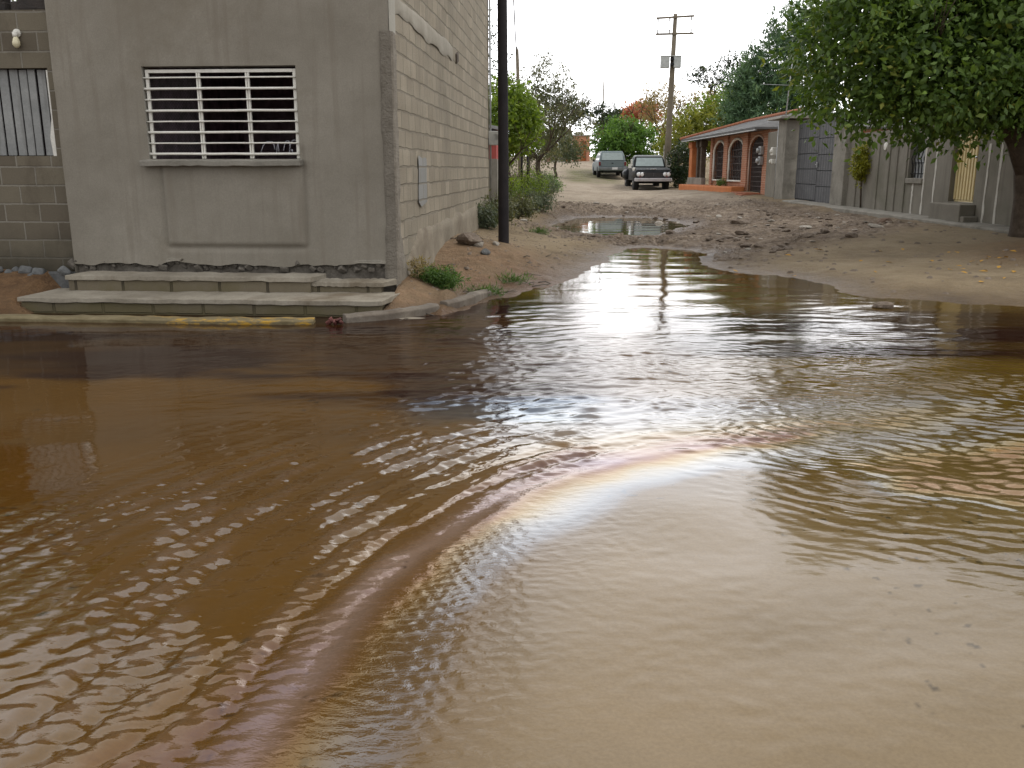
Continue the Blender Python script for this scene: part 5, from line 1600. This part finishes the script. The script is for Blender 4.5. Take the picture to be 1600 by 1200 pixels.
for s in (-1, 1):
    q = MB(); q.box((s * .70, -.01, .715), (.12, .05, .05)); q.build('turn_signal', red_l, tk, bevel=.01)
q = MB(); q.bb((-.16, .10, 1.075), (.16, .13, 1.125)); q.bb((-.35, .12, 1.08), (-.27, .15, 1.12)); q.build('emblem', M['chrome'], tk, bevel=.01)
q = MB(); q.prism([(-.98, -.02), (-.90, -.16), (.90, -.16), (.98, -.02), (.98, .10), (-.98, .10)], 2, .48, .655); q.build('bumper', plain('bumper_white', (.50, .48, .49), .35, .15), tk, bevel=.03, seg=3)
q = MB(); q.bb((-.35, .3, .42), (.35, 5.0, .55)); q.bb((-.75, .86, .36), (.75, 1.0, .48)); q.bb((-.75, 4.1, .36), (.75, 4.3, .5)); q.build('chassis', M['black'], tk)
for x, y in ((-.80, .95), (.80, .95), (-.80, 4.2), (.80, 4.2)): wheel(x, y, .41, .27, tk)
for s in (-1, 1):
    q = MB(); q.bb((s * .84, 3.2, 1.17), (s * .78, 5.28, 1.26)); q.build('bed_rail', pb, tk, bevel=.01)
q = MB(); q.tube([(-.86, 1.6, 1.12), (-1.04, 1.5, 1.2)], .015, 6); q.box((-1.06, 1.48, 1.26), (.16, .05, .20)); q.build('mirror', M['white_paint'], tk, bevel=.02)
q = MB(); q.box((-.93, .75, 1.10), (.12, .45, .17)); q.build('wing_trim', M['white_paint'], tk, bevel=.05)
# flared rear wing seen past the cab
q = MB(); q.loft([[(-.90, y, .55), (-1.08 * k, y, .62), (-1.10 * k, y, .95), (-.90, y, 1.12)] for y, k in ((3.4, .9), (3.8, 1.0), (4.5, 1.0), (5.1, .9))]); q.build('rear_wing', pb, tk, True)

# grey wagon, rear towards the camera
sx = (957 - 800) / FPX * 60 / 1.03
sv = empty('station_wagon', (sx, 60, gz(sx, 62)), 0, 'pale blue grey estate car parked with its rear to the camera', 'car')
sp = plain('blue_grey_paint', (.165, .205, .215), .45, var=.08, spec=.3)
q = MB(); q.prism(side_profile(0.0, [(0.0, .95), (.06, 1.03), (3.3, 1.03), (4.5, .98), (4.8, .85)], 4.8, .40, (.95, 3.8), .38), 0, -.90, .90); q.build('body', sp, sv, bevel=.06, seg=3)
q = MB(); q.loft([[(x * .85, y1, 1.02) for x, y1 in ((-1, .03), (1, .03), (1, 3.4), (-1, 3.4))], [(x * .80, y1, 1.35) for x, y1 in ((-1, .14), (1, .14), (1, 3.0), (-1, 3.0))], [(x * .68, y1, 1.66) for x, y1 in ((-1, .36), (1, .36), (1, 2.5), (-1, 2.5))]])
cb_ = q.build('cabin', sp, sv, bevel=.06, seg=3)
q = MB()
pv = [(-.70, .045, 1.09), (.70, .045, 1.09), (.64, .245, 1.55), (-.64, .245, 1.55)]
q.add([(x, y - .03, z) for x, y, z in pv] + [(x, y + .05, z) for x, y, z in pv], [(0, 1, 2, 3), (7, 6, 5, 4), (0, 4, 5, 1), (1, 5, 6, 2), (2, 6, 7, 3), (3, 7, 4, 0)])
q.build('rear_window', glass_m, cb_)
for s in (-1, 1):
    for (a, c, d, e) in ((.42, 1.5, 1.5, .55), (1.6, 2.75, 2.45, 1.6)):
        q = MB(); q.add([(s * .852, a, 1.08), (s * .852, c, 1.08), (s * .745, d, 1.55), (s * .745, e, 1.55), (s * .80, a, 1.08), (s * .80, c, 1.08), (s * .70, d, 1.55), (s * .70, e, 1.55)], [(0, 1, 2, 3), (7, 6, 5, 4), (0, 4, 5, 1), (1, 5, 6, 2), (2, 6, 7, 3), (3, 7, 4, 0)])
        q.build('side_window', plain('dark_side_glass', (.03, .033, .035), .1, spec=.8), cb_)
    q = MB(); q.box((s * .83, .0, .86), (.13, .07, .24)); q.build('tail_light', red_l, sv, bevel=.015)
    q = MB(); q.box((s * .96, 2.9, 1.08), (.16, .10, .12)); q.build('mirror', M['black'], sv, bevel=.02)
q = MB(); q.bb((-.92, -.10, .46), (.92, .08, .64)); q.build('bumper', plain('grey_bumper', (.20, .215, .22), .5), sv, bevel=.03, seg=3)
q = MB(); q.bb((-.74, -.018, .66), (.74, .03, 1.02)); tg = q.build('tailgate', sp, sv, bevel=.015)
q = MB(); q.bb((-.06, -.035, .86), (.06, -.016, .92)); q.build('handle', M['black'], tg)
q = MB(); q.bb((-.02, -.125, .49), (.33, -.098, .635)); q.build('number_plate', plate_m, sv)
q = MB(); q.bb((-.5, .2, .30), (.5, 4.4, .42)); q.bb((-.75, .88, .28), (.75, 1.0, .40)); q.build('chassis', M['black'], sv)
for x, y in ((-.80, .95), (.80, .95), (-.80, 3.8), (.80, 3.8)): wheel(x, y, .34, .22, sv)

# ================================================================== stones, gravel, leaves
def stone_mesh(seed, flat=.6):
    r = np.random.default_rng(seed)
    import bmesh
    bm = bmesh.new()
    bmesh.ops.create_icosphere(bm, subdivisions=2, radius=1)
    cuts = [(Vector(r.normal(size=3)).normalized(), r.uniform(.55, .9)) for _ in range(7)]
    for v in bm.verts:
        for n, d in cuts:
            t = v.co.dot(n)
            if t > d: v.co -= n * (t - d)
        v.co *= 1 + r.uniform(-.05, .05)
        v.co.z *= flat
    me = bpy.data.meshes.new('stone')
    bm.to_mesh(me); bm.free()
    return me


protos = [stone_mesh(k, .45 + .1 * (k % 3)) for k in range(6)]
for k, me in enumerate(protos): me.materials.append(M['stone'] if k % 3 else M['stone_pale'])
rs = random.Random(12)
cnt = 0
while cnt < 150:
    px, py2 = rs.uniform(880, 1460), rs.uniform(318, 402)
    zt = .25
    for _ in range(6):
        w = on_z(px, py2, zt); zt = gz(w.x, w.y)
    if not (9 < w.y < 42): cnt += 0; continue
    xa, ya = np.array([w.x]), np.array([w.y])
    if rubble(xa, ya)[0] < .5 or poly_sdf(xa, ya, pud_poly)[0] < -.15 or poly_sdf(xa, ya, water_poly)[0] < .1: continue
    o = bpy.data.objects.new('stone', protos[rs.randrange(6)])
    s_ = rs.choice((.05, .06, .07, .09, .12, .05, .06))
    o.scale = (s_ * rs.uniform(.9, 1.6), s_ * rs.uniform(.8, 1.2), s_ * rs.uniform(.7, 1.1))
    o.rotation_euler = (rs.uniform(-.2, .2), rs.uniform(-.2, .2), rs.uniform(0, 6.28))
    o.location = (w.x, w.y, zt + s_ * .15)
    S.collection.objects.link(o)
    tag(o, 'loose rough stone lying in the rubble of the dirt road', 'stone', 'stones strewn over the dirt road')
    cnt += 1
# gravel too small to count
V, Fq = [], []
bv = np.array([(-1, -.8, 0), (1, -.9, 0), (.9, .9, 0), (-.9, .8, 0), (-.5, -.4, .9), (.6, -.5, .8), (.5, .5, 1), (-.5, .5, .7)])
bf = np.array([(0, 1, 5, 4), (1, 2, 6, 5), (2, 3, 7, 6), (3, 0, 4, 7), (4, 5, 6, 7)])
rg = np.random.default_rng(5)
P_ = []
for _ in range(26000):
    P_.append((rg.uniform(-2, 9), rg.uniform(10.0, 34)))
P_ = np.array(P_)
zz_, d_, dp_, ru_ = ground_z(P_[:, 0], P_[:, 1])
bank_ = (P_[:, 0] < 1.6) & (P_[:, 1] < 19) & (rg.random(len(P_)) < .30)
ok = (d_ > .25) & (dp_ > .1) & (bank_ | (rg.random(len(P_)) < .035 + .95 * ru_ * (.12 + .88 * sstep(.44, .6, fbm(P_[:, 0] * .55, P_[:, 1] * .45, 39, 3)))))
hx_, hy_ = (P_[:, 0] - HC.x) * cb + (P_[:, 1] - HC.y) * sb, -(P_[:, 0] - HC.x) * sb + (P_[:, 1] - HC.y) * cb
ok &= ~((hx_ < .1) & (hy_ > -.9)) & (P_[:, 0] < 8.6)
P_, zz_, bank_ = P_[ok], zz_[ok], bank_[ok]
for k, (x, y) in enumerate(P_):
    s1 = rg.uniform(.006, .020) if bank_[k] else rg.uniform(.012, .042)
    a = rg.uniform(0, 6.28)
    rot = np.array([[math.cos(a), -math.sin(a), 0], [math.sin(a), math.cos(a), 0], [0, 0, 1]])
    V.append((bv * np.array([s1 * rg.uniform(.8, 1.5), s1, s1 * .8])) @ rot.T + np.array([x, y, zz_[k] - .004]))
    Fq.append(bf + 8 * k)
me = np_mesh('gravel', np.concatenate(V), np.concatenate(Fq))
tag(link_mesh('gravel', me, M['stone'], None), kind='stuff')

singles = [(735, 382, .5, .19, 1.2, 'stone', 'round brown stone against the foot of the block wall', M['stone']), (748, 384, .49, .10, 1.1, 'stone', 'pale broken lump beside the brown stone at the block wall', M['stone_pale']), (758, 386, .48, .08, 1.4, 'stone', 'dark stone left of the tarred pole', M['stone_dark']),
           (1383, 349, .58, .16, 1.0, 'brick_lump', 'squat brown block standing against the pavement kerb', rough_mat('brown_block', (.14, .095, .07), (.22, .15, .11), 5, .9)), (1158, 353, .45, .17, 1.8, 'flat_stone', 'flat dark slab of rubble in the dirt road', M['stone']),
           (818, 352, .62, .07, 1.5, 'stone', 'white stone on the verge right of the tarred pole', M['stone_pale']), (772, 345, .66, .15, 1.3, 'stone', 'whitish lump in the scrub left of the tarred pole', M['stone_pale']),
           (775, 424, .30, .06, 1.6, 'stone', 'flat pale stone on the red bank by the water', M['stone_pale']), (637, 466, .22, .05, 1.5, 'stone', 'pale stone chip near the broken slab', M['stone_pale']),
           (1383, 483, .0, .09, 1.6, 'stone', 'half sunk stone breaking the water near the right bank', M['stone']), (1030, 352, .16, .12, 1.5, 'stone', 'pale stone at the edge of the road puddle', M['stone_pale'])]
for k, (px, py2, z, s1, ar, nm, lab, mt) in enumerate(singles):
    for _ in range(6):
        w = on_z(px, py2, z); z = max(gz(w.x, w.y), -.02)
    me = stone_mesh(40 + k, .7)
    me.materials.append(mt)
    o = bpy.data.objects.new(nm, me)
    o.scale = (s1 * ar, s1, s1); o.location = (w.x, w.y, z + s1 * .3); o.rotation_euler = (0, 0, k * .7)
    S.collection.objects.link(o)
    tag(o, lab, 'stone')

# fallen leaves
lp = MB(); lp.add([(0, 0, 0), (.5, .28, .08), (1, 0, .02), (.5, -.28, .08)], [(0, 1, 2), (0, 2, 3)])
leafm = plain('fallen_leaf', (.50, .27, .03), .7)
proto_l = None
for k in range(40):
    if k < 3: px, py2 = ((1288, 393), (1485, 387), (1395, 411))[k]
    elif k < 30: px, py2 = rs.uniform(1480, 1600), rs.uniform(372, 440)
    else: px, py2 = rs.uniform(1150, 1500), rs.uniform(380, 440)
    z = .2
    for _ in range(6):
        w = on_z(px, py2, z); z = gz(w.x, w.y)
    if proto_l is None:
        proto_l = lp.build('fallen_leaf', leafm); o = proto_l
    else:
        o = proto_l.copy(); S.collection.objects.link(o)
    s1 = .22 if k == 0 else rs.uniform(.07, .13)
    o.scale = (s1, s1, s1); o.location = (w.x, w.y, z + .01); o.rotation_euler = (rs.uniform(-.3, .3), rs.uniform(-.3, .3), rs.uniform(0, 6))
    if k == 0: tag(o, 'largest yellow leaf lying alone on the sandy bank', 'leaf')
    else: tag(o, 'small yellow fallen leaf on the sandy bank under the shade tree', 'leaf', 'fallen leaves on the sandy bank')

# dry grass and sticks on the left bank
q = MB()
for k in range(70):
    px, py2 = rs.uniform(570, 860), rs.uniform(395, 470)
    z = .25
    for _ in range(5):
        w = on_z(px, py2, z); z = gz(w.x, w.y)
    hx1, hy1 = (w.x - HC.x) * cb + (w.y - HC.y) * sb, -(w.x - HC.x) * sb + (w.y - HC.y) * cb
    if hx1 < .1 and hy1 > -.9: continue
    a = rs.uniform(0, 3.1); L = rs.uniform(.08, .35)
    q.tube([(w.x, w.y, z + .01), (w.x + L * .5 * math.cos(a), w.y + L * .5 * math.sin(a), z + .03), (w.x + L * math.cos(a + .3), w.y + L * math.sin(a + .3), z + .015)], rs.uniform(.003, .008), 5)
tag(q.build('dry_twigs', M['bark_grey'], None, True), kind='stuff')
